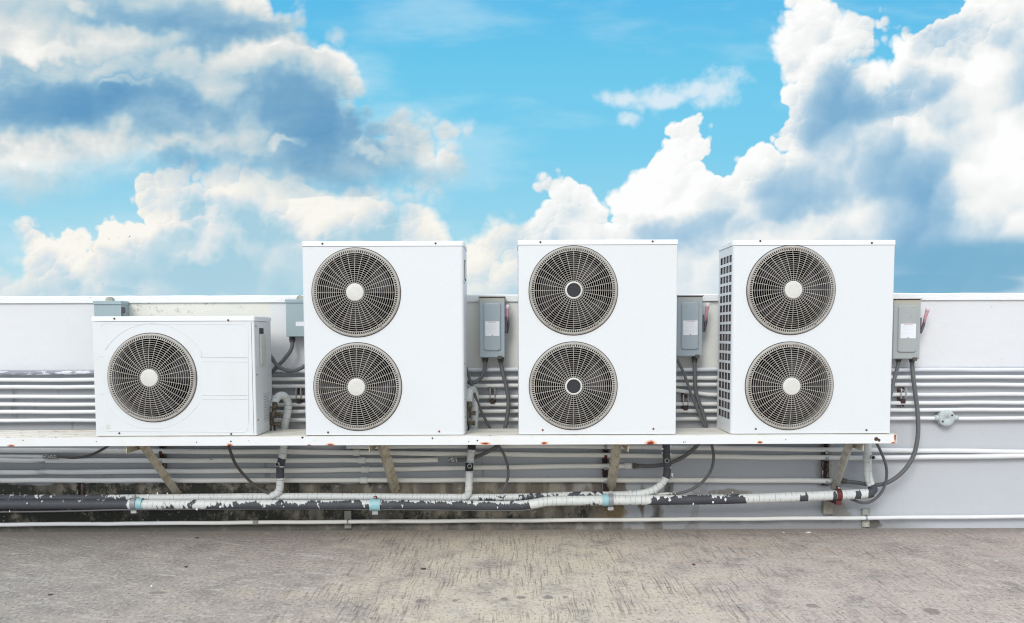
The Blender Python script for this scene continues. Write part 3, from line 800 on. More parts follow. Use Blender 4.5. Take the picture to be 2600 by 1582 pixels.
# its right-hand service panel (side face) : seam, recess, cover, stickers
xr = W1
bm = nbm(); box(bm, xr - 0.0185, xr - 0.0165, -0.0006, 0.001, 0.01, H1 - 0.035); obj('panel_seam', bm, M['gasket'], u1, local=True)
bm = nbm(); box(bm, xr - 0.0004, xr + 0.0012, 0.10, 0.19, H1 - 0.165, H1 - 0.07); obj('handle_recess', bm, M['hub_dark'], u1, local=True)
bm = nbm(); box(bm, xr, xr + 0.012, 0.095, 0.20, H1 - 0.29, H1 - 0.105, 0.004); obj('service_cover', bm, M['ctrl'], u1, local=True)
bm = nbm(); box(bm, xr - 0.0002, xr + 0.0008, 0.15, 0.30, 0.06, 0.24); s = obj('data_sticker', bm, M['sticker_old'], u1, local=True)
bm = nbm()
for k in range(9): box(bm, xr + 0.0008, xr + 0.0011, 0.16, 0.29 - 0.03 * (k % 3), 0.08 + k * 0.017, 0.084 + k * 0.017)
obj('fine_print', bm, M['print'], s, local=True)
bm = nbm()
q = lp1(274, 1084); box(bm, q.x - .012, q.x + .012, -0.0012, -0.0002, q.z - .014, q.z + .014); obj('faded_sticker', bm, M['hub'], u1, local=True)
for (sx, sz) in ((0.03, H1 - 0.06), (0.03, 0.36), (0.03, 0.09)):
    bm = nbm(); tube(bm, [Vector((xr - 0.001, sx, sz)), Vector((xr + 0.003, sx, sz))], 0.005, 10); obj('side_screw', bm, M['screw'], u1, local=True)
# unit 2 side handle recess and screws
bm = nbm(); box(bm, W2 - 0.0005, W2 + 0.003, 0.10, 0.22, H2 - 0.22, H2 - 0.10, 0.001); obj('side_handle', bm, M['gasket'], u2, local=True)
bm = nbm(); box(bm, W2 + 0.0025, W2 + 0.005, 0.108, 0.212, H2 - 0.212, H2 - 0.108, 0.001); obj('handle_cover', bm, M['casing'], u2, local=True)
for sz in (0.10, 0.21, 0.42, 0.9):
    bm = nbm(); tube(bm, [Vector((W2 - 0.001, 0.035, sz)), Vector((W2 + 0.003, 0.035, sz))], 0.005, 10); obj('side_screw', bm, M['screw'], u2, local=True)
# unit 3: small slots along the left edge
# ------------------------------------------------------------------ thin pipes on the wall
PR = 0.0128; YP = YW - 0.034
def pipe(label, pts, mat, r=PR, Y=YP, couplings=(), name='conduit_pipe', group='painted conduit pipes fixed along the wall', fit=None, cap_ends=True):
    P = [at(a, b, Y) for (a, b) in pts]
    if pts[0][0] <= 0: P.insert(0, P[0] + (P[0] - P[1]).normalized() * 4)
    if pts[-1][0] >= 2600: P.append(P[-1] + (P[-1] - P[-2]).normalized() * 4)
    # wavy sag
    Q = resample(spline(P, 10), 0.10)
    for i, q in enumerate(Q): q.z += 0.0011 * sin(i * 0.9 + pts[0][1]) + random.uniform(-.0006, .0006)
    base = Vector((0, Y, Q[len(Q) // 2].z))
    t = thing(name, label, 'pipe', base, group)
    bm = nbm(); tube(bm, Q, r, 12); obj('pipe_run', bm, mat, t, True)
    for (cx, cw, cm) in couplings:
        # find z on line
        cy = pts[-1][1]
        for (a, b) in zip(pts[:-1], pts[1:]):
            if a[0] <= cx <= b[0]: k = (cx - a[0]) / (b[0] - a[0]); cy = a[1] + (b[1] - a[1]) * k
        c0 = at(cx - cw / 2, cy, Y); c1 = at(cx + cw / 2, cy, Y)
        bm = nbm(); tube(bm, [c0, c0.lerp(c1, .08), c0.lerp(c1, .92), c1], [r * 1.12, r * 1.3, r * 1.3, r * 1.12], 14); obj('coupling', bm, M[cm], t, True)
    return t
M['p1'] = M['old_pipe']
for i in range(12): M['pw%d' % i] = material('conduit_paint_%d' % i, pipe_white(i * 1.7, 0.25 if i < 7 else 0.55), 0.5, 0, 0.35)
WP = 'white_pipe_end'
pipe('topmost wall conduit, dark and peeling left of the single-fan unit', [(0, 947.5), (650, 944), (1300, 938.5), (2600, 939)], M['p1'])
pipe('white wall conduit, second below the upper wall paint', [(0, 964.5), (1300, 961), (2600, 957)], M['pw0'])
pipe('white wall conduit, third from the top', [(0, 983), (1300, 978.5), (1700, 976), (2600, 977)], M['pw1'])
pipe('white wall conduit, fourth from the top, held by the small U-bolt brackets', [(0, 1007), (1300, 1007), (1690, 991), (1860, 1003), (2600, 1001)], M['pw2'])
pipe('white wall conduit, fifth from the top', [(0, 1027), (1300, 1027), (2600, 1022)], M['pw3'])
pipe('white wall conduit, sixth from the top', [(0, 1046), (1300, 1044), (2600, 1040)], M['pw4'])
tjb = pipe('lowest conduit above the platform level, with a round junction box at the right', [(0, 1068), (1300, 1065), (2600, 1062)], M['pw5'])
# round junction box is part of that pipe
c = at(2405, 1062, YP - 0.02)
bm = nbm()
ringflat(bm, c.x, c.z, [(0.056, YW - 0.001), (0.056, YW - 0.040), (0.053, YW - 0.052), (0.046, YW - 0.056), (0.001, YW - 0.058), (0.001, YW - 0.002)], 36)
for s in (-1, 1): tube(bm, [c + Vector((s * 0.045, 0.018, 0)), c + Vector((s * 0.075, 0.018, 0))], 0.019, 12)
jb = obj('junction_box', bm, material('junction_paint', paint_metal(lin(186, 194, 194), 0.5, (150, 150, 145), 22), 0.6), tjb, True)
for s in (-1, 1):
    bm = nbm(); disc(bm, (c.x + s * 0.03, c.z + 0.02 * s), 0.006, YW - 0.061, YW - 0.056, 8); obj('cover_screw', bm, M['screw'], jb)

pipe('uppermost conduit below the platform, running behind its right half', [(880, 1134), (1400, 1132.6), (1750, 1137), (2150, 1142), (2600, 1147)], M['pw6'], r=0.0155)
pipe('conduit just under the platform running the whole wall', [(0, 1143), (500, 1146.5), (800, 1148), (1150, 1152), (1400, 1154.5), (2150, 1162), (2600, 1158)], M['pw7'], r=0.0165, couplings=[(905, 17, WP)])
pipe('short conduit stub at the far left ending in a dark flexible hose', [(0, 1158), (112, 1159)], M['pw8'], r=0.011)
pipe('conduit that ends in a peeling fitting left of the second drop pipe', [(0, 1168), (100, 1169.5), (800, 1169), (1112, 1168)], M['pw9'], r=0.0165, couplings=[(919, 20, WP)])
pipe('third conduit under the platform, ending in a white connector near the black drop pipe', [(0, 1199), (100, 1199), (500, 1196), (800, 1194), (1400, 1184.5), (1592, 1183)], M['pw10'], r=0.0165, couplings=[(927, 20, WP), (1595, 20, WP)])
pipe('conduit above the mouldy strip, ending at the rightmost brace', [(0, 1219.5), (800, 1219.6), (1400, 1218.5), (2112, 1221)], M['pw11'], r=0.0165, couplings=[(924, 20, WP)])
bt = pipe('lowest conduit running just above the floor', [(0, 1332), (800, 1325.5), (1400, 1321), (2150, 1315.5), (2600, 1312)], M['pw8'], r=0.0135, couplings=[(650, 14, 'block')])

# ------------------------------------------------------------------ clamps, struts, brackets
def ubolt(label, px, py, Y=YW, w=22):
    c = at(px, py, YW); t = thing('pipe_bracket', label, 'bracket', (c.x, YW, c.z), 'small U-bolt brackets on the upper conduits')
    bm = nbm(); box(bm, c.x - .020, c.x + .020, YW - 0.020, YW - 0.001, c.z - .075, c.z + .055, .001); obj('channel', bm, M['strut'], t)
    for s in (-1, 1):
        bm = nbm(); x = c.x + s * 0.0155
        tube(bm, spline([Vector((x, YW - 0.052, c.z + 0.05)), Vector((x, YW - 0.056, c.z + 0.015)), Vector((x, YW - 0.052, c.z - 0.022))], 5), 0.0042, 8); obj('prong', bm, M['bolt_light'], t, True)
    bm = nbm(); box(bm, c.x - .014, c.x + .014, YW - 0.056, YW - 0.022, c.z - .050, c.z - .022, .002); obj('nut', bm, M['strut_slot'], t)
ubolt('small U-bolt bracket on the conduits below the second switch box from the right gap', 1251, 1004)
ubolt('small U-bolt bracket partly hidden beside the left edge of the first twin-fan unit', 763, 1003)
ubolt('small stained bracket between the black-hub unit and the rightmost unit', 1737, 1020)
ubolt('small white-painted bracket beside the right edge of the rightmost unit', 2285, 1003)
def strut(label, px, y0, y1, w, mat='strut', saddles=()):
    a = at(px, y0, YW); b = at(px, y1, YW)
    t = thing('pipe_support_strut', label, 'pipe support', (a.x, YW, b.z), 'upright slotted channels holding the lower pipes')
    hw = w / 2 / 390
    bm = nbm()
    box(bm, a.x - hw, a.x - hw + .006, YW - 0.030, YW - .001, b.z, a.z); box(bm, a.x + hw - .006, a.x + hw, YW - 0.030, YW - .001, b.z, a.z)
    box(bm, a.x - hw + .006, a.x + hw - .006, YW - 0.006, YW - .001, b.z, a.z)
    ch = obj('channel', bm, M[mat], t)
    bm = nbm(); box(bm, a.x - hw + .007, a.x + hw - .007, YW - 0.011, YW - .0062, b.z + .003, a.z - .003); obj('slot', bm, M['strut_slot'], ch)
    for sy in saddles:
        c = at(px, sy, YW)
        bm = nbm()
        pts = [Vector((c.x, YP - (PR + .003) * cos(q), c.z + (PR + .003) * sin(q))) for q in [radians(k) for k in range(-90, 91, 15)]]
        for p0, p1 in zip(pts[:-1], pts[1:]):
            vs = [bm.verts.new(v) for v in (p0 + Vector((-.010, 0, 0)), p0 + Vector((.010, 0, 0)), p1 + Vector((.010, 0, 0)), p1 + Vector((-.010, 0, 0)))]
            bm.faces.new(vs)
        o = obj('saddle', bm, M['bolt_light' if sy % 2 else 'clamp_red'], t); so = o.modifiers.new('s', 'SOLIDIFY'); so.thickness = 0.004; so.offset = 0
    return t
strut('stained channel strut just right of the leftmost brace', 415, 1128, 1192, 14, saddles=(1146, 1169, 1196))
strut('short dark channel strut at the far left above the black lagged pipe', 207, 1226, 1262, 15)
strut('stained channel strut just left of the brown brace under the black-hub unit', 1536, 1124, 1262, 16, saddles=(1133, 1156, 1185, 1219))
t_ = strut('dark channel strut just left of the rightmost brace', 2093, 1122, 1232, 15, saddles=(1145, 1161, 1221))
a = at(2105, 1124, YW - .004); b = at(2116, 1222, YW - .004)
bm = nbm(); box(bm, a.x, b.x, YW - .012, YW - .001, b.z, a.z, .001); obj('pale_strip', bm, M['brace_grey'], t_)
# bracket blocks on the wall
def block(label, px0, px1, y0, y1, dep, strap=True, mat='block', Zc=None):
    a = at(px0, y0, YW - dep); b = at(px1, y1, YW - dep)
    t = thing('wall_bracket', label, 'bracket', ((a.x + b.x) / 2, YW, b.z), 'square bracket blocks holding the lowest pipe')
    bm = nbm(); box(bm, a.x, b.x, YW - dep, YW - .0005, b.z, a.z, .002); blk = obj('block', bm, M[mat], t)
    if strap:
        c = at((px0 + px1) / 2, Zc, YP); bm = nbm()
        tor = [Vector((c.x, YP + .0185 * cos(q), c.z + .0185 * sin(q))) for q in [radians(k) for k in range(20, 341, 20)]]
        tube(bm, tor, .0035, 8); tube(bm, [Vector((c.x, YP - .018, c.z + .014)), Vector((c.x, YP - .018, c.z + .032))], .003, 8)
        obj('strap', bm, M['clamp_grey'], t, True)
block('bracket block on the lowest pipe under the first twin-fan unit', 874, 892, 1298, 1342, 0.016, True, 'block', 1325)
block('pale bracket block on the lowest pipe at the right', 2190, 2208, 1292, 1338, 0.016, True, 'brace_grey', 1315)
bm = nbm(); a = at(2178, 1290, YW - .05); b = at(2193, 1312, YW - .05)
o = None
block('stubby concrete bracket below the dark red clamp', 2092, 2114, 1262, 1305, 0.05, False, 'block')

# ------------------------------------------------------------------ lagged pipes
def lag(bm, pts_px, r, seed, paintf, wrap=0.022, seg=16, extra=0.0, Ydef=5.60):
    P = []
    for p in pts_px:
        Y = p[2] if len(p) > 2 else Ydef
        P.append(at(p[0], p[1], Y))
    if pts_px[0][0] <= 0: P.insert(0, P[0] + (P[0] - P[1]).normalized() * 3)
    Q = resample(spline(P, 12), 0.0045)
    rnd = random.Random(seed)
    R = []; L = 0; ph = 0; cur = wrap; amp = 0.02; turns = []; tn = 0
    for i in range(len(Q)):
        if ph > cur: ph = 0; cur = wrap * rnd.uniform(.75, 1.35); amp = rnd.uniform(.01, .055); tn += 1
        R.append(r * (1 + amp * (0.5 - ph / cur) + 0.018 * sin(i * 0.07 + seed)) if extra == 0 else r * (1 + amp * (0.5 - ph / cur) + extra * sin(i * .05)))
        turns.append(tn + ph / cur); ph += 0.0045
    n = len(Q)
    def f_paint(i, L, a, off, c):
        return paintf(c, off / max(off.length, 1e-6))
    def f_turn(i, L, a, off, c): return turns[i] + 0.35 * a / (2 * pi)
    return tube(bm, Q, R, seg, True, {'paint': f_paint, 'turn': f_turn})
def pw(table, Y=5.6):
    """piecewise-linear paint amount along image x (converted to world X)"""
    T = [(X(a, 1270, Y), v) for (a, v) in table]
    def f(x):
        if x <= T[0][0]: return T[0][1]
        for (a, va), (b, vb) in zip(T[:-1], T[1:]):
            if x <= b: return va + (vb - va) * (x - a) / (b - a)
        return T[-1][1]
    return f
# front (lower) line
fA = pw([(0, .08), (325, 0.12), (335, .95), (400, .85), (470, .62), (560, .5), (640, .38), (700, .27), (1340, .16), (1350, .9), (1640, .86), (1655, .2), (1885, .10), (1895, .95), (2024, .93), (2028, .1), (2044, .1), (2048, .95), (2108, .95), (2110, .3), (2118, .3), (2120, .97), (2163, .95), (2166, .1), (2178, .1), (2181, .95), (2196, .9), (2202, .1)])
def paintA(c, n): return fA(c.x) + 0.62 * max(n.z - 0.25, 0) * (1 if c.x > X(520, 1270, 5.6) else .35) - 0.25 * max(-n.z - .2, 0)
l1 = thing('lagged_pipe', 'thick black lagged pipe with flaking white tape along the wall foot, front of the pair', 'pipe', tuple(at(1300, 1283, 5.585)), 'lagged refrigerant pipes')
bm = nbm()
lag(bm, [(0, 1281), (300, 1281), (500, 1281), (800, 1282), (1000, 1282), (1280, 1284), (1345, 1281), (1395, 1273), (1480, 1271), (1640, 1270), (1760, 1269), (1900, 1266), (2060, 1260), (2190, 1254), (2215, 1250)], 0.0315, 3, paintA, 0.03, Ydef=5.585)
obj('lagging', bm, M['lag_a'], l1, True)
# thin channel lip under the left part
bm = nbm()
Pq = [at(x, y, 5.57) for (x, y) in [(0, 1300), (330, 1294), (700, 1292), (1000, 1293.5), (1290, 1296), (1340, 1294), (1390, 1285)]]
Pq.insert(0, Pq[0] - Vector((3, 0, 0)))
tube(bm, resample(spline(Pq, 8), .05), 0.0055, 8); obj('under_cable', bm, M['rubber'], l1, True)
# back (upper) line
fB = pw([(0, .22), (240, .24), (320, .45), (360, .8), (700, .95), (1200, .95), (1210, .6), (1330, .58), (1345, .42), (1530, .42), (1560, .95), (1640, .9)])
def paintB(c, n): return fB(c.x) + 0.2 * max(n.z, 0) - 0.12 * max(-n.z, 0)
l2 = thing('lagged_pipe', 'thinner white-taped lagged pipe behind the black one, ending at the black drop pipe', 'pipe', tuple(at(1300, 1262, 5.65)), 'lagged refrigerant pipes')
bm = nbm()
lag(bm, [(0, 1265, 5.64), (300, 1265, 5.64), (700, 1261, 5.64), (1000, 1262, 5.64), (1200, 1263, 5.64), (1330, 1262, 5.64), (1480, 1257, 5.64), (1560, 1257, 5.64), (1620, 1254, 5.62), (1662, 1242, 5.6), (1688, 1218, 5.6), (1694, 1192, 5.6), (1692, 1160, 5.6), (1691, 1122, 5.6)], 0.0235, 5,
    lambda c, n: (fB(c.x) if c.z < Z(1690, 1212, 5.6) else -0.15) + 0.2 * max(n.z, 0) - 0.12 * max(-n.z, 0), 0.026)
obj('lagging', bm, M['lag_b'], l2, True)
def ringend(parent, px, py, Y, mat='bolt_light'):
    c = at(px, py, Y); bm = nbm()
    ringflat(bm, c.x, c.z, [(0.0145, c.y), (0.0145, c.y - .02), (0.0105, c.y - .02), (0.0105, c.y)], 24)
    o = obj('open_drain_end', bm, M[mat], parent, True)
    bm = nbm(); disc(bm, (c.x, c.z), 0.0108, c.y - .012, c.y, 16); obj('drain_bore', bm, M['hub_dark'], o)
ringend(l2, 1692.5, 1169, 5.57)
# third line: brown-white drain under, right part of middle (white piece right of the black drop)
bm = nbm(); P3 = [at(x, y, 5.63) for (x, y) in [(1660, 1256), (1700, 1253), (1722, 1252)]]; tube(bm, spline(P3, 4), .0085, 10); obj('connector_sleeve', bm, M['white_pipe_end'], l2, True)

# drop pipes
def drop(label, segs, base, mats='lag_c', ring=None, r=0.026, name='drop_pipe'):
    t = thing(name, label, 'pipe', base, 'lagged pipes dropping from the units to the wall foot')
    for (pts, rr, sd, pf, nm) in segs:
        bm = nbm(); lag(bm, pts, rr, sd, pf, 0.03); obj(nm, bm, M[mats], t, True)
    if ring: ringend(t, *ring)
    return t
z1 = Z(715, 1165, 5.62); z2 = Z(715, 1181, 5.62); z3 = Z(715, 1185, 5.62); z4 = Z(715, 1213, 5.62)
def pf1(c, n):
    z = c.z
    if z4 < z < z1 + 0.004 and not (z3 < z < z2 and n.x > 0): return 0.12
    return 0.95
d1 = drop('grey-white lagged drop pipe with a black torn patch, right of the single-fan unit', [
    ([(694, 1034, 5.52), (699, 1018, 5.54), (708, 1006, 5.56), (722, 1006, 5.59), (731, 1022, 5.62), (731, 1045, 5.63), (724, 1075, 5.63), (722, 1110, 5.63), (719, 1150, 5.62), (712, 1185, 5.62), (711, 1232, 5.62), (706, 1250, 5.62), (690, 1260, 5.63)], 0.0245, 11, pf1, 'lagging')],
    tuple(at(711, 1240, 5.62)), ring=(705.5, 1178.5, 5.575))
# valve assembly beside unit 1
def valve(label, px, py, Y, k=1.0, arms=((-.006, .030, -.010), (-.060, .027, -.062))):
    c = at(px, py, Y); t = thing('service_valve', label, 'valve', (c.x, c.y, c.z - .05), 'service valves beside the units')
    V = lambda x, y, z: c + Vector((x, y, z)) * k
    bm = nbm(); tube(bm, [V(-.02, 0, -.062), V(-.014, 0, -.03), V(-.010, 0, -.028), V(-.006, 0, -.004), V(-.002, 0, -.002), V(0.0, 0, .018), V(.002, 0, .022), V(.003, 0, .05)], [.011 * k, .011 * k, .016 * k, .016 * k, .012 * k, .012 * k, .0145 * k, .0125 * k], 8); obj('valve_body', bm, M['copper_dirty'], t, False)
    for (z, xe, z2) in arms:
        bm = nbm(); tube(bm, [V(-.01, -.004, z), V(xe - .008, -.006, z2), V(xe - .007, -.006, z2), V(xe + .004, -.007, z2)], [.0085 * k, .0085 * k, .012 * k, .012 * k], 6); obj('valve_cap', bm, M['copper_dirty'], t)
    bm = nbm(); tube(bm, spline([V(-.018, 0, -.055), V(-.022, 0, -.085), V(-.026, .005, -.125)], 5), .0065 * k, 8); obj('copper_stub', bm, M['copper_dirty'], t, True)
    bm = nbm(); tube(bm, spline([V(-.03, .01, -.02), V(-.012, .012, -.045), V(-.004, .012, -.09), V(-.016, .01, -.125)], 5), .0045 * k, 8); obj('capillary', bm, M['hub_dark'], t, True)
    return t
valve('dirty brass service valve beside the single-fan unit', 697, 1046, 5.50, 1.25)
valve('dirty brass service valve beside the first twin-fan unit', 1191, 1044, 5.47, 1.2)
bm = nbm(); c = at(684, 1016, 5.50); box(bm, c.x - .02, c.x + .004, c.y - .003, c.y, c.z - .035, c.z + .02, .003); o = obj('earth_tag', bm, M['casing_old'], None, origin=tuple(c)); setp(o, 'small white metal tab sticking out beside the single-fan unit', 'metal tab')
# drop 2
def pf2(c, n): return 0.96
d2 = drop('straight white lagged drop pipe to the right of the first twin-fan unit', [
    ([(1190, 1022, 5.50), (1191, 1006, 5.51), (1194, 992, 5.54), (1201, 990, 5.58), (1206, 1004, 5.61), (1206, 1040, 5.62), (1204, 1083, 5.63), (1199, 1130, 5.63), (1194, 1170, 5.62), (1191, 1215, 5.61), (1190, 1244, 5.61), (1187, 1258, 5.62), (1176, 1263, 5.63)], 0.0235, 21, pf2, 'lagging')],
    tuple(at(1190, 1250, 5.61)), ring=(1192.5, 1182.5, 5.57))
bm = nbm(); P = [at(x, y, 5.6) for (x, y) in ((1198, 1128), (1197, 1141))]; tube(bm, P, .0262, 16); obj('joint_band', bm, M['hub_dark'], d2, True)
bm = nbm(); P = [at(x, y, 5.598) for (x, y) in ((1192, 1176), (1191, 1195))]; tube(bm, P, .0255, 16); obj('joint_band', bm, M['hub_dark'], d2, True)
# drop 4
def pf4(c, n): return 0.97 if c.z > Z(2215, 1232, 5.6) else -0.1
d4 = drop('smooth pale lagged drop pipe at the right end of the platform', [
    ([(2202, 1120, 5.62), (2202, 1160, 5.62), (2203, 1200, 5.61), (2210, 1228, 5.60), (2218, 1243, 5.59), (2206, 1252, 5.585), (2185, 1255, 5.585)], 0.0255, 31, pf4, 'lagging')],
    tuple(at(2205, 1250, 5.6)), ring=(2214, 1161, 5.57))
bm = nbm(); P = [at(x, y, 5.575) for (x, y) in ((2213, 1170), (2211, 1190), (2209, 1215), (2214, 1232))]; tube(bm, spline(P, 4), .003, 8); obj('bead_of_sealant', bm, M['white_pipe_end'], d4, True)
# peeled flakes on the black drop pipe
def flakes(parent, spec, Y):
    bm = nbm(); rnd = random.Random(5)
    for (px, py, s) in spec:
        c = at(px, py, Y); a = rnd.uniform(0, 6)
        v = [bm.verts.new(c + Vector((cos(a + k * 1.6) * s * rnd.uniform(.4, 1), -rnd.uniform(0, .006), sin(a + k * 1.6) * s * rnd.uniform(.6, 1.3)))) for k in range(4)]
        bm.faces.new(v)
    o = obj('peeling_flakes', bm, M['sticker'], parent); so = o.modifiers.new('s', 'SOLIDIFY'); so.thickness = .0008
flakes(l2, [(1682, 1140, .010), (1705, 1133, .010), (1703, 1152, .007), (1701, 1187, .009), (1706, 1205, .011), (1681, 1150, .006), (1708, 1210, .006), (1665, 1250, .008), (1600, 1247, .007)], 5.585)
flakes(l1, [(70, 1278, .007), (25, 1297, .008), (665, 1278, .009), (684, 1279, .009), (715, 1279, .008), (761, 1277, .006), (773, 1279, .006), (1263, 1288, .008), (1690, 1262, .014), (1700, 1270, .013), (1670, 1265, .012), (1830, 1262, .012), (1841, 1268, .013), (1810, 1275, .008), (2150, 1250, .006), (375, 1257, .009), (400, 1252, .010), (425, 1253, .008), (560, 1287, .012), (500, 1292, .012), (1760, 1279, .009), (1860, 1250, .007)], 5.55)

# clamps on the lagged pipe
def clamp(label, px, py, r, w, mat, Y=5.585, tail=True, tailmat='bolt_light', boltmat='bolt_light'):
    c = at(px, py, Y); t = thing('pipe_clamp', label, 'pipe clamp', (c.x, YW, c.z - r), 'band clamps round the lagged pipe')
    bm = nbm(); hw = w / 2 / 400
    n = 28; prof = [(r, -hw), (r + .004, -hw), (r + .004, hw), (r, hw)]
    rows = [[bm.verts.new((c.x + q[1] + 0.12 * q[0] * sin(2 * pi * k / n) * 0, c.y + q[0] * cos(2 * pi * k / n), c.z + q[0] * sin(2 * pi * k / n))) for q in prof] for k in range(n)]
    for k in range(n):
        a, b = rows[k], rows[(k + 1) % n]
        for j in range(4): bm.faces.new((a[j], a[(j + 1) % 4], b[(j + 1) % 4], b[j]))
    obj('band', bm, M[mat], t)
    if tail:
        bm = nbm(); box(bm, c.x - .018, c.x + .018, c.y - .016, YW - .002, c.z - r - .026, c.z - r - .020, .001)
        box(bm, c.x - .018, c.x + .018, c.y - .016, c.y - .012, c.z - r - .020, c.z - r - .004); obj('bracket_foot', bm, M[tailmat], t)
        bm = nbm(); box(bm, c.x - .010, c.x + .010, c.y - .008, c.y + .012, c.z + r + .003, c.z + r + .022, .002); obj('ear', bm, M[boltmat], t)
        bm = nbm(); disc(bm, (c.x, c.z + r + .014), .006, c.y - .013, c.y - .008, 12); obj('bolt', bm, M['bolt_light'], t)
    return t
clamp('grey band clamp round the lagged pipe at the far left', 341, 1279, .034, 13, 'clamp_grey')
clamp('pale blue wrap around the lagged pipe beside the far left grey clamp', 356, 1279, .0335, 14, 'clamp_blue', tail=False)
clamp('wide pale blue band clamp with a rusty bolt, under the first twin-fan unit', 953, 1282, .0345, 27, 'clamp_blue', boltmat='clamp_red')
clamp('grey band clamp standing over pale blue wrap, under the black-hub unit', 1550, 1270, .037, 12, 'clamp_grey')
clamp('pale blue wrap under the grey clamp below the black-hub unit', 1541, 1270, .0338, 24, 'clamp_blue', tail=False)
clamp('dark red band clamp near the right end of the lagged pipe', 2128, 1257, .035, 13, 'clamp_red', tailmat='clamp_red', boltmat='clamp_red')

# ------------------------------------------------------------------ flexible conduits
def cable(label, pts, r, mat='rubber', ends=(), Ydef=5.68, name='flexible_conduit'):
    P = [at(p[0], p[1], p[2] if len(p) > 2 else Ydef) for p in pts]
    mn = min(P, key=lambda v: v.z)
    t = thing(name, label, 'cable', tuple(mn), 'grey flexible conduits')
    bm = nbm(); Q = resample(spline(P, 10), .014); tube(bm, Q, [r * (1 + 0.015 * ((i % 2) * 2 - 1)) for i in range(len(Q))], 12); obj('hose', bm, M[mat], t, True)
    for (which, rr, ln, m_) in ends:
        a = Q[0] if which == 0 else Q[-1]; b = Q[2] if which == 0 else Q[-3]
        d = (b - a).normalized()
        bm = nbm(); tube(bm, [a - d * .004, a + d * ln * .5, a + d * ln * .55, a + d * ln], [rr, rr, rr * .86, rr * .86], 8); obj('connector', bm, M[m_], t, False)
    return t
HG = (0, .0205, .028, 'rubber_dk')
cable('flexible conduit hanging from the plain grey box and passing behind the single-fan unit', [(742, 858, 5.69), (740, 885, 5.66), (722, 912, 5.64), (704, 930, 5.62), (690, 945, 5.63), (660, 958, 5.66)], .0125, ends=[HG])
cable('flexible conduit sagging in a curve from the single-fan unit to the first twin-fan unit', [(680, 895, 5.60), (692, 912, 5.59), (706, 930, 5.58), (728, 940, 5.58), (750, 940, 5.59), (772, 930, 5.61), (800, 905, 5.64)], .0125)
cable('dark sagging wire from the rusty platform edge behind the single-fan unit', [(578, 1122, 5.42), (583, 1140, 5.48), (598, 1178, 5.55), (625, 1212, 5.6), (655, 1238, 5.62), (690, 1256, 5.63)], .0092, 'rubber_dk')
cable('dark flexible hose leaving the short left conduit stub', [(112, 1159, 5.7), (150, 1160, 5.69), (190, 1162, 5.66), (230, 1155, 5.6), (262, 1140, 5.5), (280, 1128, 5.45)], .0085, 'rubber_dk', ends=[(0, .0135, .09, 'peeled_fitting')])
cable('left flexible conduit under the switch box beside the first twin-fan unit, bent to the left', [(1232, 908, 5.69), (1231, 935, 5.66), (1222, 958, 5.63), (1203, 972, 5.6), (1180, 968, 5.55), (1165, 955, 5.5)], .0128, ends=[HG])
cable('right flexible conduit under the switch box beside the first twin-fan unit', [(1271, 908, 5.69), (1275, 940, 5.66), (1285, 980, 5.65), (1291, 1020, 5.65), (1287, 1060, 5.65), (1280, 1095, 5.65), (1265, 1130, 5.66), (1240, 1146, 5.67), (1210, 1160, 5.68), (1180, 1167, 5.69), (1140, 1168, 5.69)], .0128, ends=[(0, .0205, .03, 'rubber_dk'), (1, .0165, .055, 'peeled_fitting')])
cable('thin flexible conduit crossing diagonally beside the first twin-fan unit, looping down', [(1178, 915, 5.5), (1190, 955, 5.53), (1205, 1000, 5.58), (1222, 1045, 5.63), (1243, 1085, 5.65), (1262, 1125, 5.64), (1280, 1155, 5.63), (1290, 1190, 5.63), (1288, 1220, 5.63), (1272, 1255, 5.64)], .0085)
cable('thin flexible conduit slanting across the right-hand gap, looping down to a white connector', [(1715, 905, 5.62), (1735, 945, 5.62), (1755, 1000, 5.63), (1775, 1050, 5.64), (1795, 1095, 5.64), (1806, 1125, 5.62), (1812, 1160, 5.6), (1805, 1195, 5.59), (1785, 1222, 5.59), (1755, 1243, 5.6), (1720, 1253, 5.61), (1700, 1254, 5.62)], .0092, ends=[(1, .0125, .05, 'peeled_fitting')])
cable('thick flexible conduit from the right-hand gap switch box, bending behind the black drop pipe', [(1764, 908, 5.69), (1764, 950, 5.66), (1768, 1000, 5.66), (1785, 1050, 5.66), (1792, 1090, 5.66), (1775, 1125, 5.66), (1740, 1157, 5.67), (1700, 1176, 5.68), (1660, 1183, 5.69), (1608, 1183, 5.7)], .0130, ends=[(0, .0205, .03, 'rubber_dk'), (1, .0175, .035, 'rubber_dk')])
cable('short flexible conduit behind the rightmost switch box, curving behind the rightmost unit', [(2282, 908, 5.69), (2278, 935, 5.66), (2270, 965, 5.62), (2262, 1000, 5.58), (2250, 1030, 5.5)], .0115, ends=[HG])
cable('long thick flexible conduit sweeping down from the rightmost switch box in a wide loop', [(2315, 908, 5.69), (2318, 950, 5.66), (2324, 1000, 5.65), (2330, 1050, 5.64), (2330, 1110, 5.63), (2318, 1160, 5.63), (2290, 1200, 5.63), (2252, 1226, 5.63), (2215, 1231, 5.65), (2180, 1226, 5.68), (2138, 1221, 5.70)], .0135, ends=[(0, .0205, .03, 'rubber_dk'), (1, .0185, .03, 'rubber_dk')])
cable('thin flexible conduit making a full loop below the right platform end', [(2222, 1118, 5.5), (2238, 1150, 5.55), (2250, 1185, 5.58), (2250, 1220, 5.6), (2238, 1250, 5.61), (2215, 1272, 5.62), (2190, 1277, 5.62), (2160, 1267, 5.62), (2145, 1260, 5.63)], .0088)

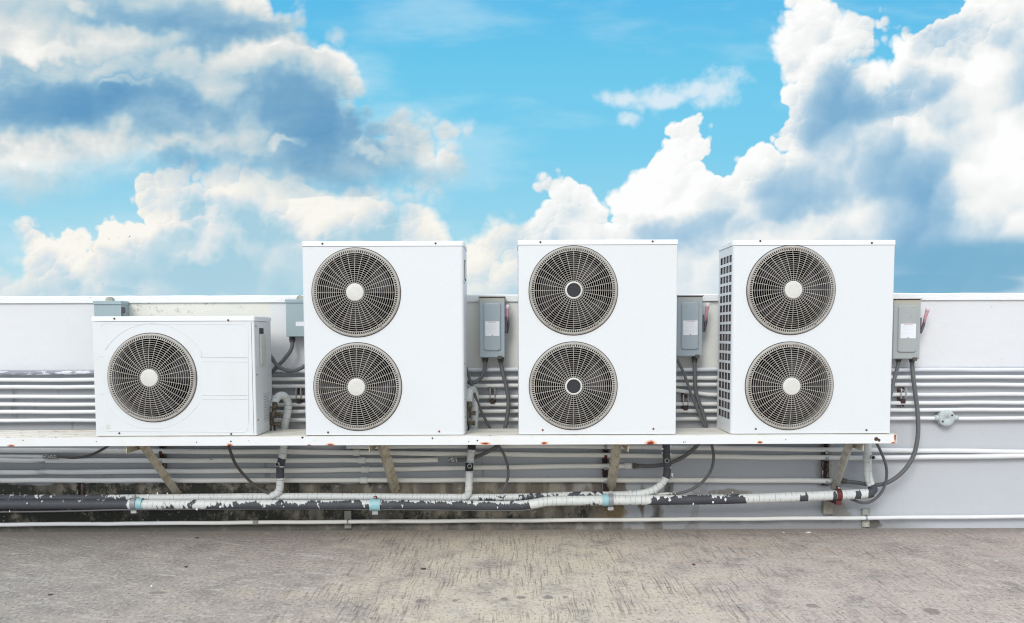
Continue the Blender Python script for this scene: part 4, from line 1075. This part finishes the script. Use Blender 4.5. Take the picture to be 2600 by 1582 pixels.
# ------------------------------------------------------------------ switch boxes
def rrect(x0, x1, z0, z1, r, n=5):
    pts = []
    for (cx, cz, a0) in ((x1 - r, z1 - r, 0), (x0 + r, z1 - r, 90), (x0 + r, z0 + r, 180), (x1 - r, z0 + r, 270)):
        for k in range(n + 1):
            a = radians(a0 + 90 * k / n); pts.append((cx + r * cos(a), cz + r * sin(a)))
    return pts
def raised(bm, outline_fn, levels):
    rows = []
    for (inset, y) in levels:
        rows.append([bm.verts.new((x, y, z)) for (x, z) in outline_fn(inset)])
    for a, b in zip(rows[:-1], rows[1:]):
        for k in range(len(a)): bm.faces.new((a[k], a[(k + 1) % len(a)], b[(k + 1) % len(a)], b[k]))
    bm.faces.new(rows[-1])
def switch_box(label, x0, x1, y0, y1, mat, lever, tilt, plate):
    yf = 5.625
    a = at(x0, y0, yf); b = at((x1), y1, yf)
    xl, xr_, zt_, zb_ = a.x, X(x1, (y0 + y1) / 2, yf), a.z, b.z
    xl = X(x0, (y0 + y1) / 2, yf)
    t = thing('switch_box', label, 'switch box', ((xl + xr_) / 2, yf, zb_), 'lever switch boxes hung on the wall')
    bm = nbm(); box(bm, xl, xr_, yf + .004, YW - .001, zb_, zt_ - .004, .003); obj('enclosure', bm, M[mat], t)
    bm = nbm(); box(bm, xl + .002, xr_ - .002, yf - .002, yf + .004, zb_ + .004, zt_ - .006, .002)
    dx0, dx1, dz0, dz1 = xl + .026, xr_ - .024, zb_ + .042, zt_ - .038
    raised(bm, lambda i: rrect(dx0 + i, dx1 - i, dz0 + i, dz1 - i, .016), [(0, yf - .0022), (.004, yf - .011), (.009, yf - .0125)])
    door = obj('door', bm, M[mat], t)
    bm = nbm(); box(bm, xl - .004, xr_ + .004, yf - .010, YW - .002, zt_ - .0035, zt_ + .001, .001); obj('rain_hood', bm, M['hood_edge'], t)
    # plate
    p0 = at(plate[0], plate[1], yf - .013); p1 = at(plate[2], plate[3], yf - .013)
    bm = nbm(); box(bm, p0.x, p1.x, yf - .0138, yf - .0124, p1.z, p0.z); pl = obj('warning_plate', bm, M['sticker'], door)
    bm = nbm(); hh = p0.z - p1.z; ww = p1.x - p0.x; rnd = random.Random(int(x0))
    x = p0.x + ww * .2
    while x < p1.x - ww * .22:
        w_ = rnd.uniform(.0015, .004); box(bm, x, x + w_, yf - .0143, yf - .0136, p0.z - hh * .085, p0.z - hh * .03); x += w_ + .0012
    obj('heading_print', bm, M['print_pink'], pl)
    bm = nbm()
    for k in range(7):
        z = p0.z - hh * (.2 + .095 * k); x = p0.x + ww * .1; xe = p1.x - ww * rnd.uniform(.08, .3)
        box(bm, x, xe, yf - .0141, yf - .0136, z - .0005, z + .0005)
    obj('fine_print', bm, M['sticker_old'], pl)
    bm = nbm(); disc(bm, ((p0.x + p1.x) / 2, p1.z + hh * .05), .003, yf - .016, yf - .0138, 10); obj('plate_screw', bm, M['screw'], pl)
    # latch at bottom
    bm = nbm(); box(bm, xr_ - .046, xr_ - .020, yf - .014, yf + .006, zb_ - .010, zb_ + .012, .003); obj('latch', bm, M['rubber_dk'], t)
    # lever
    if lever:
        hx, hy0, hy1 = lever
        top = at(hx[0], hy0, yf + .03); bot = at(hx[1], hy1, yf + .03)
        d = (bot - top)
        bm = nbm(); r_ = .008
        mid = top.lerp(bot, .42)
        tube(bm, [top.lerp(bot, .05), top.lerp(bot, .12), mid, top.lerp(bot, .62)], [.009, .0115, .0095, .006], 10); h = obj('lever', bm, M['lever_pink'], t, True)
        bm = nbm(); tube(bm, [top - d * .01, top.lerp(bot, .05), top.lerp(bot, .16)], [.007, .012, .0125], 10); obj('lever_tip', bm, M['lever_tip'], h, True)
        bm = nbm()
        m2 = top.lerp(bot, .40) ; m3 = bot
        box(bm, xr_ - .001, xr_ + .014, yf + .012, yf + .055, m3.z, m2.z, .004)
        tube(bm, [top.lerp(bot, .38) + Vector((.004, .012, 0)), top.lerp(bot, .7) + Vector((.006, .008, 0)), bot + Vector((0, .004, 0))], [.007, .010, .008], 8)
        obj('lever_base', bm, M['lever_dark'], t)
    return t
switch_box('grey lever switch box hanging between the first and second twin-fan units, lever upright', 1217, 1282, 753.5, 908, 'box', ((1289, 1287), 774, 846), 0, (1232, 816, 1268, 853))
switch_box('grey lever switch box hanging left of the rightmost unit, lever tilted', 1718, 1784, 751, 905, 'box', ((1797, 1788), 770, 842), 0, (1735, 814, 1771, 851))
switch_box('warm grey lever switch box right of the rightmost unit, lever leaning far right', 2268, 2337, 759, 912, 'box_warm', ((2357, 2338), 780, 846), 0, (2287, 822, 2325, 859))
def plain_box(label, x0, x1, y0, y1, hood, sticker=None, knob=None):
    yf = 5.63
    xl, xr_, zt_, zb_ = X(x0, y0, yf), X(x1, y0, yf), Z(x0, y0, yf), Z(x0, y1, yf)
    t = thing('plain_box', label, 'electrical box', ((xl + xr_) / 2, yf, zb_), 'plain grey-green boxes hung on the wall')
    bm = nbm(); box(bm, xl + .004, xr_ - .004, yf + .003, YW - .001, zb_, zt_ - .002, .002); obj('enclosure', bm, M['box_green'], t)
    bm = nbm(); box(bm, xl + .003, xr_ - .003, yf - .001, yf + .003, zb_ + .002, zt_ - hood / 395, .001); d = obj('door', bm, M['box_green'], t)
    bm = nbm(); box(bm, xl, xr_, yf - .008, YW - .002, zt_ - hood / 395, zt_, .0015); obj('hood', bm, M['box_green'], t)
    bm = nbm(); disc(bm, ((xl + xr_) / 2, zt_ + .004), .022, yf + .02, yf + .06, 24); obj('top_hub', bm, M['brace_grey'], t)
    if sticker:
        p0 = at(sticker[0], sticker[1], yf); p1 = at(sticker[2], sticker[3], yf)
        bm = nbm(); box(bm, p0.x, p1.x, yf - .0022, yf - .0008, p1.z, p0.z); obj('sticker', bm, M['sticker'], d)
    if knob:
        c = at(knob[0], knob[1], yf + .02)
        bm = nbm(); box(bm, c.x - .006, c.x + .014, yf + .01, yf + .04, c.z - .022, c.z + .016, .004); tube(bm, [c + Vector((.005, -.01, -.01)), c + Vector((.012, -.02, -.045))], [.006, .004], 8); obj('lever_stub', bm, M['lever_dark'], t)
plain_box('plain grey-green box rising behind the lid of the single-fan unit', 237, 308, 764, 900, 9, None, (310, 786))
plain_box('plain grey-green box half hidden behind the first twin-fan unit', 724, 795, 760, 855, 9, (751, 817, 790, 828))

# ------------------------------------------------------------------ birds
def bird(label, px, py, D, span, bank, spread, mat):
    c = CAM + ray(px, py).normalized() * D
    bm = nbm()
    # body: spindle
    pts = [Vector((-.5, 0, 0)), Vector((-.42, 0, .01)), Vector((-.25, 0, .02)), Vector((0, 0, .02)), Vector((.25, 0, .01)), Vector((.42, 0, 0)), Vector((.62, 0, 0))]
    rad = [.01, .045, .07, .09, .06, .03, .045]
    for i in range(1, len(pts)): pass
    rings = tube(bm, [p * span * .5 for p in pts], [r * span * .5 for r in rad], 8)
    for s in (-1, 1):
        v = []
        prof = [(-.12, .0, .0), (.14, .0, .0), (.10, .45, spread * .35), (.02, 1.0, spread), (-.10, .55, spread * .5)]
        for (x, y, z) in prof: v.append((x * span * .5, s * (y * .93 + .06) * span * .5, z * span * .5 + .01 * span))
        top = [bm.verts.new(Vector(q) + Vector((0, 0, .012 * span))) for q in v]; bot = [bm.verts.new(Vector(q) - Vector((0, 0, .006 * span))) for q in v]
        bm.faces.new(top); bm.faces.new(bot[::-1])
        for k in range(5): bm.faces.new((top[k], bot[k], bot[(k + 1) % 5], top[(k + 1) % 5]))
    bmesh.ops.transform(bm, matrix=Matrix.Rotation(radians(bank[1]), 4, 'Z') @ Matrix.Rotation(radians(bank[0]), 4, 'X') @ Matrix.Rotation(radians(20), 4, 'Y'), verts=bm.verts)
    o = obj('bird', bm, M[mat], None, origin=None, local=True); o.location = c
    setp(o, label, 'bird', 'distant birds gliding at the left')
BG = [(235, 611, 130, .42, (35, 60), .25, 'bird_pale', 'faint distant bird high at the left of the flock, above another'),
      (276, 607, 110, .40, (40, 70), .3, 'bird', 'dark distant bird, second in the upper row of the flock'),
      (300, 604, 105, .36, (60, 80), .35, 'bird', 'dark distant bird, third in the upper row of the flock'),
      (329, 601, 105, .42, (-45, 95), .3, 'bird', 'dark distant bird rising to the right at the end of the upper row'),
      (235, 637, 105, .42, (35, 75), .25, 'bird', 'dark distant bird below the upper row, at the left'),
      (211, 653, 150, .40, (8, 80), .2, 'bird_pale', 'faint distant bird with level wings, leftmost of the flock'),
      (261, 722, 110, .26, (70, 40), .4, 'bird', 'small dark distant bird low over the wall'),
      (331, 716, 150, .40, (5, 85), .15, 'bird_pale', 'faint distant bird with level wings low at the right of the flock'),
      (357, 733, 130, .30, (4, 85), .15, 'bird_pale', 'faint distant bird just above the wall, lowest of the flock')]
for (px, py, D, sp, bk, spd, mt, lb) in BG: bird(lb, px, py, D, sp, bk, spd, mt)

# ------------------------------------------------------------------ scraps on the floor
def scrap(label, px, py, s, mat):
    d = ray(px, py); a = CAM + d * (-CAM.z / d.z); bm = nbm(); rnd = random.Random(px)
    n = 7; top = []; bot = []
    for k in range(n):
        an = 2 * pi * k / n; r = s * rnd.uniform(.5, 1.1)
        p = a + Vector((cos(an) * r, sin(an) * r * .8, 0)); top.append(bm.verts.new(p + Vector((0, 0, .004 + rnd.uniform(0, .006))))); bot.append(bm.verts.new(p + Vector((0, 0, .001))))
    bm.faces.new(top); bm.faces.new(bot[::-1])
    for k in range(n): bm.faces.new((bot[k], bot[(k + 1) % n], top[(k + 1) % n], top[k]))
    o = obj('scrap', bm, M[mat], None, origin=(a.x, a.y, 0)); setp(o, label, 'scrap', 'little scraps lying on the floor')
scrap('small black scrap lying on the left floor', 472, 1441, .010, 'scrap')
scrap('flat dark scrap on the floor below the first twin-fan unit', 1074, 1445, .017, 'scrap')
scrap('white crumpled scrap on the floor near the wall at the right', 2052, 1353, .020, 'scrap_white')
scrap('tiny white scrap on the floor near the wall, left of the bigger white one', 1990, 1353, .010, 'scrap_white')
scrap('dark brownish scrap on the floor below the gap left of the rightmost unit', 1762, 1435, .013, 'clamp_red')
scrap('small dark scrap at the far left front of the floor', 128, 1511, .012, 'scrap')
scrap('bright white speck on the left floor', 384, 1491, .007, 'scrap_white')
scrap('thin dark scrap on the floor close to the wall at the left', 500, 1367, .014, 'scrap')

# ------------------------------------------------------------------ sky and light
SUN_EL = radians(35); SUN_AZ = radians(200)     # azimuth clockwise from +Y: behind the camera, a little left
sd = Vector((sin(SUN_AZ) * cos(SUN_EL), cos(SUN_AZ) * cos(SUN_EL), sin(SUN_EL)))
sl = bpy.data.lights.new('sun', 'SUN'); so = bpy.data.objects.new('sun', sl); C.objects.link(so)
sl.energy = 1.75; sl.angle = radians(24); sl.color = (1.0, 0.965, 0.92)
so.rotation_euler = (-sd).to_track_quat('-Z', 'Y').to_euler(); so.location = (0, 0, 6)

w = bpy.data.worlds.new('World'); sc.world = w; w.use_nodes = True
nt = w.node_tree; bg = nt.nodes['Background']; g = G(nt)
sky = g.n('ShaderNodeTexSky', sky_type='NISHITA'); sky.sun_disc = False; sky.sun_elevation = SUN_EL; sky.sun_rotation = SUN_AZ
sky.air_density = 1.0; sky.dust_density = 0.6; sky.ozone_density = 2.0
SK = 0.10
dirv = g.n('ShaderNodeTexCoord').outputs['Generated']
s3 = g.xyz(dirv)
den = g.m('MAXIMUM', s3[1], 0.30)
u = g.m('DIVIDE', s3[0], den); v = g.m('DIVIDE', s3[2], den)
# u,v for a picture point
def uv(px, py):
    d = ray(px, py); return d.x / d.y, d.z / d.y
U0, U1, V1 = -0.72, 0.72, 0.45
un = g.m('DIVIDE', g.m('SUBTRACT', u, U0), U1 - U0)
P2 = g.comb(u, v, 0.0)
def K(col, k=1.0):           # display colour -> radiance before the background strength
    c = lin(*col); return (c[0] * k / SK, c[1] * k / SK, c[2] * k / SK, 1)
warp = g.noise(P2, 5.0, 3, 0.55, '2D', col=True)
wv = g.v('SCALE', g.v('SUBTRACT', warp, (0.5, 0.5, 0.5)), 0.017)
Pw = g.v('ADD', P2, wv)
LDIR = Vector((-0.55, 0.83, 0)).normalized()      # light from the upper left
def billow(p, octs):
    B = None; Rl = None; Rh = None
    for (s_, wgt) in octs:
        o = g.n('ShaderNodeTexVoronoi', voronoi_dimensions='2D', feature='SMOOTH_F1' if s_ < 30 else 'F1')
        if s_ < 30: g.put(o.inputs['Smoothness'], 0.55)
        g.put(o.inputs['Vector'], p); g.put(o.inputs['Scale'], s_)
        d = o.outputs['Distance']
        b_ = g.m('MULTIPLY', g.m('SUBTRACT', 0.27, g.m('MULTIPLY', d, d)), (0.62 if s_ < 15 else 1.0) / s_)
        r_ = g.m('MULTIPLY', g.v('DOT_PRODUCT', g.v('SUBTRACT', p, o.outputs['Position']), tuple(LDIR)), s_ * wgt)
        B = b_ if B is None else g.m('ADD', B, b_)
        if s_ < 30: Rl = r_ if Rl is None else g.m('ADD', Rl, r_)
        else: Rh = r_ if Rh is None else g.m('ADD', Rh, r_)
    return B, Rl, Rh
fine_w = g.v('SCALE', g.v('SUBTRACT', g.noise(P2, 26.0, 3, 0.6, '2D', col=True), (0.5, 0.5, 0.5)), 0.016)
Pb = g.v('ADD', Pw, fine_w)
B0, rel, relh = billow(Pb, ((8.5, 0.30), (21, 0.24), (47, 0.17), (105, 0.11)))
fbm = g.noise(P2, 7.0, 6, 0.60, '2D'); fbs = g.m('SUBTRACT', fbm, 0.5)
lowf = g.noise(P2, 2.6, 4, 0.5, '2D'); lows = g.m('SUBTRACT', lowf, 0.5)
Pws = g.xyz(Pw); uw, vw = Pws[0], Pws[1]
unw = g.m('DIVIDE', g.m('SUBTRACT', uw, U0), U1 - U0)
def hcurve(x, pts):          # picture polyline (px,py) -> v as a function of u
    q = [uv(*p) for p in pts]
    q = [((a - U0) / (U1 - U0), min(max(b / V1, 0), 1)) for (a, b) in q]
    return g.m('MULTIPLY', g.curve(x, q), V1)
mw = g.v('SCALE', g.v('SUBTRACT', g.noise(P2, 4.2, 5, 0.62, '2D', col=True), (0.5, 0.5, 0.5)), 0.15)
Pm = g.v('ADD', P2, mw)
def ellip(px, py, rx, ry, p=None):
    a, b = uv(px, py)
    q = g.v('MULTIPLY', g.v('SUBTRACT', p or Pm, (a, b, 0)), (F / rx, F / ry, 0))
    return g.m('SUBTRACT', 1.0, g.v('LENGTH', q))
def group(lst, p=None):
    o = None
    for e in lst:
        e_ = ellip(*e, p=p); o = e_ if o is None else g.m('MAXIMUM', o, e_)
    return o
def blobs(lst):              # union of round cloud heads (px, py, r): distance inside, in u/v units
    o = None
    for (px, py, r) in lst:
        a, b = uv(px, py)
        e = g.m('SUBTRACT', r / F, g.v('DISTANCE', Pw, (a, b, 0)))
        o = e if o is None else g.m('MAXIMUM', o, e)
    return o
relk = g.m('MULTIPLY', rel, g.m('ADD', 0.55, g.m('ADD', g.m('MULTIPLY', g.ss(v, 0.04, 0.16), 0.15), g.m('MULTIPLY', g.ss(lows, -0.12, 0.12), 0.55))))
# --- clear sky: Nishita tinted by a photographic blue
grad = g.ramp(g.m('DIVIDE', v, 0.45), [(0.0, K((176, 222, 234))), (0.22, K((158, 216, 236))), (0.45, K((122, 208, 240))), (0.65, K((108, 204, 240))), (0.85, K((88, 190, 238))), (1.0, K((78, 182, 236)))])
clear = g.mix(0.10, grad, sky.outputs[0])
wisp = g.noise(g.v('MULTIPLY', P2, (1.5, 5.5, 1)), 2.2, 5, 0.55, '2D')
clear = g.mix(g.m('MULTIPLY', g.ss(wisp, 0.46, 0.72), 0.40), clear, K((205, 234, 246)))
lefthaze = g.m('MULTIPLY', g.ss(v, 0.22, 0.05), g.ss(u, -0.1, -0.5))
clear = g.mix(g.m('MULTIPLY', lefthaze, 0.4), clear, K((200, 230, 240)))
# --- right cumulus tower
RT = [(-320, 1500), (1330, 1500), (1378, 760), (1384, 640), (1400, 480), (1560, 470), (1640, 410), (1740, 350), (1900, 380), (1960, 330), (2040, 240), (2080, 90), (2190, 110), (2250, 170), (2330, 150), (2400, 100), (2500, 30), (2600, -20), (2900, -60)]
topR = hcurve(unw, RT)
fR = g.m('SUBTRACT', topR, g.m('ADD', vw, 0.022))
fR = g.m('MAXIMUM', fR, blobs([(1440, 496, 50), (1498, 500, 56), (1440, 570, 52), (1560, 505, 50), (1625, 442, 54), (1682, 420, 60), (1738, 372, 60), (1762, 410, 80), (1800, 395, 68), (1838, 388, 46),
    (1902, 420, 72), (1965, 420, 62), (2018, 368, 78), (1988, 222, 54), (2028, 170, 62), (2018, 108, 54), (2058, 74, 58), (2122, 108, 66), (2184, 88, 50), (2208, 118, 44),
    (2072, 128, 82), (2235, 190, 66), (1500, 560, 90), (1640, 500, 80), (2298, 124, 36), (2342, 132, 42), (2330, 215, 75), (2415, 92, 52), (2452, 70, 56), (2510, 52, 56), (2575, 22, 62)]))
fR = g.m('ADD', fR, g.m('SUBTRACT', B0, 0.002))
aR = g.ss(fR, 0.0, g.m('ADD', 0.006, g.m('MULTIPLY', g.ss(lows, 0.0, 0.15), 0.014)))
shR = group([(2170, 330, 230, 120), (2290, 460, 190, 130), (2330, 620, 230, 130), (2000, 470, 200, 120), (2440, 120, 180, 70), (2100, 250, 120, 110), (1800, 560, 260, 50)])
brR = group([(2480, 380, 130, 120), (2520, 200, 120, 80), (2050, 120, 110, 100), (1830, 480, 160, 130), (2290, 150, 60, 50), (2030, 600, 200, 60), (1650, 470, 120, 60), (2540, 520, 100, 90), (2230, 235, 80, 45)])
tR = g.m('ADD', g.m('MULTIPLY', g.ss(shR, -0.7, 0.9), -0.72), g.m('MULTIPLY', g.ss(brR, -0.5, 0.6), 0.38))
def rsum(f, k, kh, w_):
    return g.m('ADD', g.m('MULTIPLY', relk, k), g.m('MULTIPLY', relh, g.m('ADD', 0.12, g.m('MULTIPLY', g.ss(f, w_, 0.0), kh))))
relR = rsum(fR, 1.7, 1.1, 0.06)
tR = g.m('ADD', tR, g.m('ADD', relR, g.m('ADD', g.m('MULTIPLY', fbs, 1.0), g.m('MULTIPLY', g.ss(fR, 0.08, 0.0), 0.34))))
tR = g.m('ADD', tR, 0.58)
colR = g.ramp(g.m('DIVIDE', g.m('ADD', tR, 0.4), 1.5), [(0.0, K((128, 176, 210))), (0.25, K((156, 194, 220))), (0.43, K((182, 209, 227))), (0.58, K((214, 227, 235))), (0.74, K((240, 243, 242))), (0.93, K((253, 254, 253)))])
# dark haze low at the far right
dkR = g.m('ADD', group([(2560, 660, 330, 60), (2420, 720, 240, 34)], P2), g.m('MULTIPLY', fbs, 0.9))
colR = g.mix(g.m('MULTIPLY', g.ss(dkR, -0.25, 0.35), 0.92), colR, K((122, 178, 208)))
# wisps left of the tower
wR = group([(1570, 248, 90, 26), (1588, 290, 44, 20), (1760, 225, 90, 34), (1830, 235, 120, 50), (1700, 240, 110, 25)], g.v('ADD', P2, g.v('SCALE', mw, 0.45)))
wR = g.ss(g.m('ADD', wR, g.m('ADD', g.m('MULTIPLY', g.m('SUBTRACT', g.noise(P2, 16.0, 5, 0.6, '2D'), 0.5), 3.2), g.m('MULTIPLY', B0, 6.0))), 0.0, 1.15)
# --- left lower cumulus
LT = [(-320, 700), (0, 700), (55, 690), (72, 640), (120, 618), (170, 600), (205, 586), (222, 550), (260, 540), (300, 545), (380, 520), (405, 490), (430, 486), (450, 508), (480, 505), (500, 450), (540, 440), (640, 450), (690, 515), (720, 490), (755, 480), (790, 500), (880, 520), (960, 505), (1060, 485), (1110, 500), (1128, 560), (1130, 640), (1160, 660), (1190, 620), (1250, 598), (1290, 605), (1330, 660), (1400, 690), (1440, 900), (1480, 1500), (2900, 1500)]
topL = hcurve(unw, LT)
fL = g.m('SUBTRACT', topL, g.m('ADD', vw, 0.018))
fL = g.m('MAXIMUM', fL, blobs([(112, 655, 50), (205, 618, 46), (262, 578, 42), (330, 575, 50), (388, 560, 48), (428, 526, 42), (475, 545, 48), (560, 515, 74), (625, 505, 60), (702, 545, 52),
    (756, 522, 42), (812, 562, 58), (884, 572, 56), (960, 560, 58), (1060, 545, 60), (1098, 600, 42), (640, 560, 90), (1010, 590, 80), (1200, 668, 48), (1252, 656, 54), (1302, 672, 56)]))
fL = g.m('ADD', fL, g.m('ADD', B0, 0.005))
aL = g.ss(fL, 0.0, g.m('ADD', 0.007, g.m('MULTIPLY', g.ss(lows, 0.0, 0.15), 0.02)))
shL = group([(480, 620, 60, 30), (640, 580, 50, 40), (860, 640, 80, 30), (350, 640, 160, 60), (560, 700, 240, 60), (700, 640, 80, 60), (250, 720, 120, 30), (1000, 600, 120, 60), (760, 720, 160, 40), (560, 560, 90, 50)])
brL = group([(300, 570, 120, 40), (430, 530, 60, 50), (520, 600, 90, 60), (780, 560, 90, 60), (130, 640, 80, 50), (1240, 660, 90, 60), (900, 560, 100, 50)])
tL = g.m('ADD', g.m('MULTIPLY', g.ss(shL, -0.4, 0.6), -0.45), g.m('MULTIPLY', g.ss(brL, -0.4, 0.5), 0.25))
relL = rsum(fL, 2.0, 1.3, 0.08)
tL = g.m('ADD', tL, g.m('ADD', relL, g.m('ADD', g.m('MULTIPLY', fbs, 0.9), g.m('MULTIPLY', g.ss(fL, 0.05, 0.0), 0.30))))
tL = g.m('ADD', tL, 0.54)
colL = g.ramp(tL, [(0.0, K((168, 208, 224))), (0.3, K((196, 220, 230))), (0.55, K((222, 230, 234))), (0.78, K((240, 240, 234))), (1.0, K((250, 248, 240)))])
fadeL = g.m('MULTIPLY', g.ss(g.m('ADD', v, g.m('MULTIPLY', fbs, 0.06)), 0.085, 0.03), 0.5)
colL = g.mix(fadeL, colL, K((182, 214, 228)))
# --- big grey-blue bank, upper left: right edge as a function of height, flat soft base
def vcurve(x, pts):          # picture polyline (px,py) -> u as a function of v
    q = [uv(*p) for p in pts]
    q = [(min(max(b / V1, 0), 1), (a - U0) / (U1 - U0)) for (a, b) in q]
    return g.m('ADD', g.m('MULTIPLY', g.curve(x, q), U1 - U0), U0)
ED = [(690, -40), (700, 0), (712, 40), (750, 62), (768, 100), (790, 112), (850, 130), (885, 170), (905, 215), (905, 250), (940, 275), (960, 305), (1000, 340), (1040, 368), (1130, 380), (1180, 405), (1215, 445), (1000, 500), (400, 520), (-400, 540)]
edge = vcurve(g.m('DIVIDE', vw, V1), ED)
baseB = hcurve(unw, [(-320, 480), (0, 470), (150, 452), (300, 436), (420, 452), (520, 430), (700, 452), (900, 492), (1080, 480), (1215, 446), (1400, 440), (2900, 440)])
fS = g.m('SUBTRACT', edge, g.m('ADD', uw, 0.014))
fS = g.m('MAXIMUM', fS, blobs([(728, 82, 36), (835, 168, 48), (872, 205, 40), (884, 252, 34), (922, 292, 34), (975, 332, 32), (1012, 362, 32), (1078, 412, 44), (1132, 418, 48), (1180, 432, 34), (1010, 430, 70), (1100, 440, 50), (900, 380, 90)]))
fS = g.m('ADD', fS, g.m('MULTIPLY', B0, 1.3))
fBs = g.m('ADD', g.m('SUBTRACT', vw, baseB), g.m('MULTIPLY', fbs, 0.09))
aS = g.m('MULTIPLY', g.ss(fS, -0.004, g.m('ADD', 0.014, g.m('MULTIPLY', g.ss(lows, -0.1, 0.1), 0.016))), g.ss(fBs, -0.030, 0.030))
dkS = group([(1010, 440, 130, 34), (900, 350, 110, 60), (170, 300, 420, 62), (420, 340, 330, 40), (430, 70, 300, 46), (730, 50, 70, 70), (760, 330, 210, 110), (880, 430, 260, 55), (700, 250, 60, 60), (50, 200, 120, 30), (950, 400, 130, 60), (640, 430, 240, 40), (640, 110, 130, 40)])
liS = group([(20, 90, 130, 60), (60, 150, 160, 26), (330, 125, 130, 24), (600, 190, 300, 34), (130, 200, 60, 20), (560, 240, 60, 50), (820, 180, 70, 80), (1110, 405, 80, 40), (70, 400, 160, 34), (330, 385, 180, 34), (650, 340, 40, 45), (880, 245, 50, 50), (690, 10, 60, 50), (740, 60, 26, 24), (220, 48, 36, 20), (960, 408, 60, 16), (100, 150, 300, 20), (740, 390, 28, 10), (350, 240, 60, 10)])
tS = g.m('ADD', g.m('MULTIPLY', g.ss(dkS, -0.75, 0.75), -0.50), g.m('MULTIPLY', g.ss(liS, -0.75, 0.6), 0.42))
relS = rsum(fS, 0.7, 0.9, 0.06)
stk = g.m('SUBTRACT', g.noise(g.v('MULTIPLY', P2, (0.7, 1.7, 1)), 5.5, 6, 0.6, '2D'), 0.5)
tS = g.m('ADD', tS, g.m('ADD', relS, g.m('ADD', g.m('MULTIPLY', stk, 1.5), g.m('MULTIPLY', g.ss(fS, 0.06, 0.0), 0.26))))
tS = g.m('ADD', g.m('MULTIPLY', tS, 0.8), 0.50)
colS = g.ramp(g.m('DIVIDE', g.m('ADD', tS, 0.25), 1.3), [(0.0, K((100, 155, 196))), (0.22, K((122, 170, 203))), (0.40, K((152, 190, 213))), (0.54, K((184, 208, 219))), (0.70, K((214, 222, 224))), (0.88, K((242, 242, 238))), (1.0, K((252, 252, 250)))])

col = g.mix(g.m('MULTIPLY', wR, 0.75), clear, K((235, 243, 248)))
col = g.mix(aL, col, colL)
col = g.mix(aS, col, colS)
col = g.mix(aR, col, colR)
# overhead and behind the viewer: bright broken cloud
over = g.noise(g.v('MULTIPLY', dirv, (1, 1, 1.5)), 1.6, 4, 0.6)
ovc = g.mix(g.ss(over, 0.34, 0.58), K((150, 200, 235)), K((246, 248, 250), 1.0))
rear = g.m('MAXIMUM', g.ss(s3[1], 0.45, 0.25), g.ss(s3[2], 0.42, 0.55))
col = g.mix(rear, col, g.v('SCALE', ovc, 1.35))
col = g.mix(g.ss(s3[2], 0.0, -0.05), col, K((150, 150, 148)))
g.put(bg.inputs['Color'], col); bg.inputs['Strength'].default_value = SK
w.cycles.sampling_method = 'MANUAL'; w.cycles.sample_map_resolution = 512
sc.cycles.max_bounces = 6; sc.cycles.diffuse_bounces = 3; sc.cycles.glossy_bounces = 2
sc.cycles.use_denoising = True
sc.cycles.filter_width = 1.15
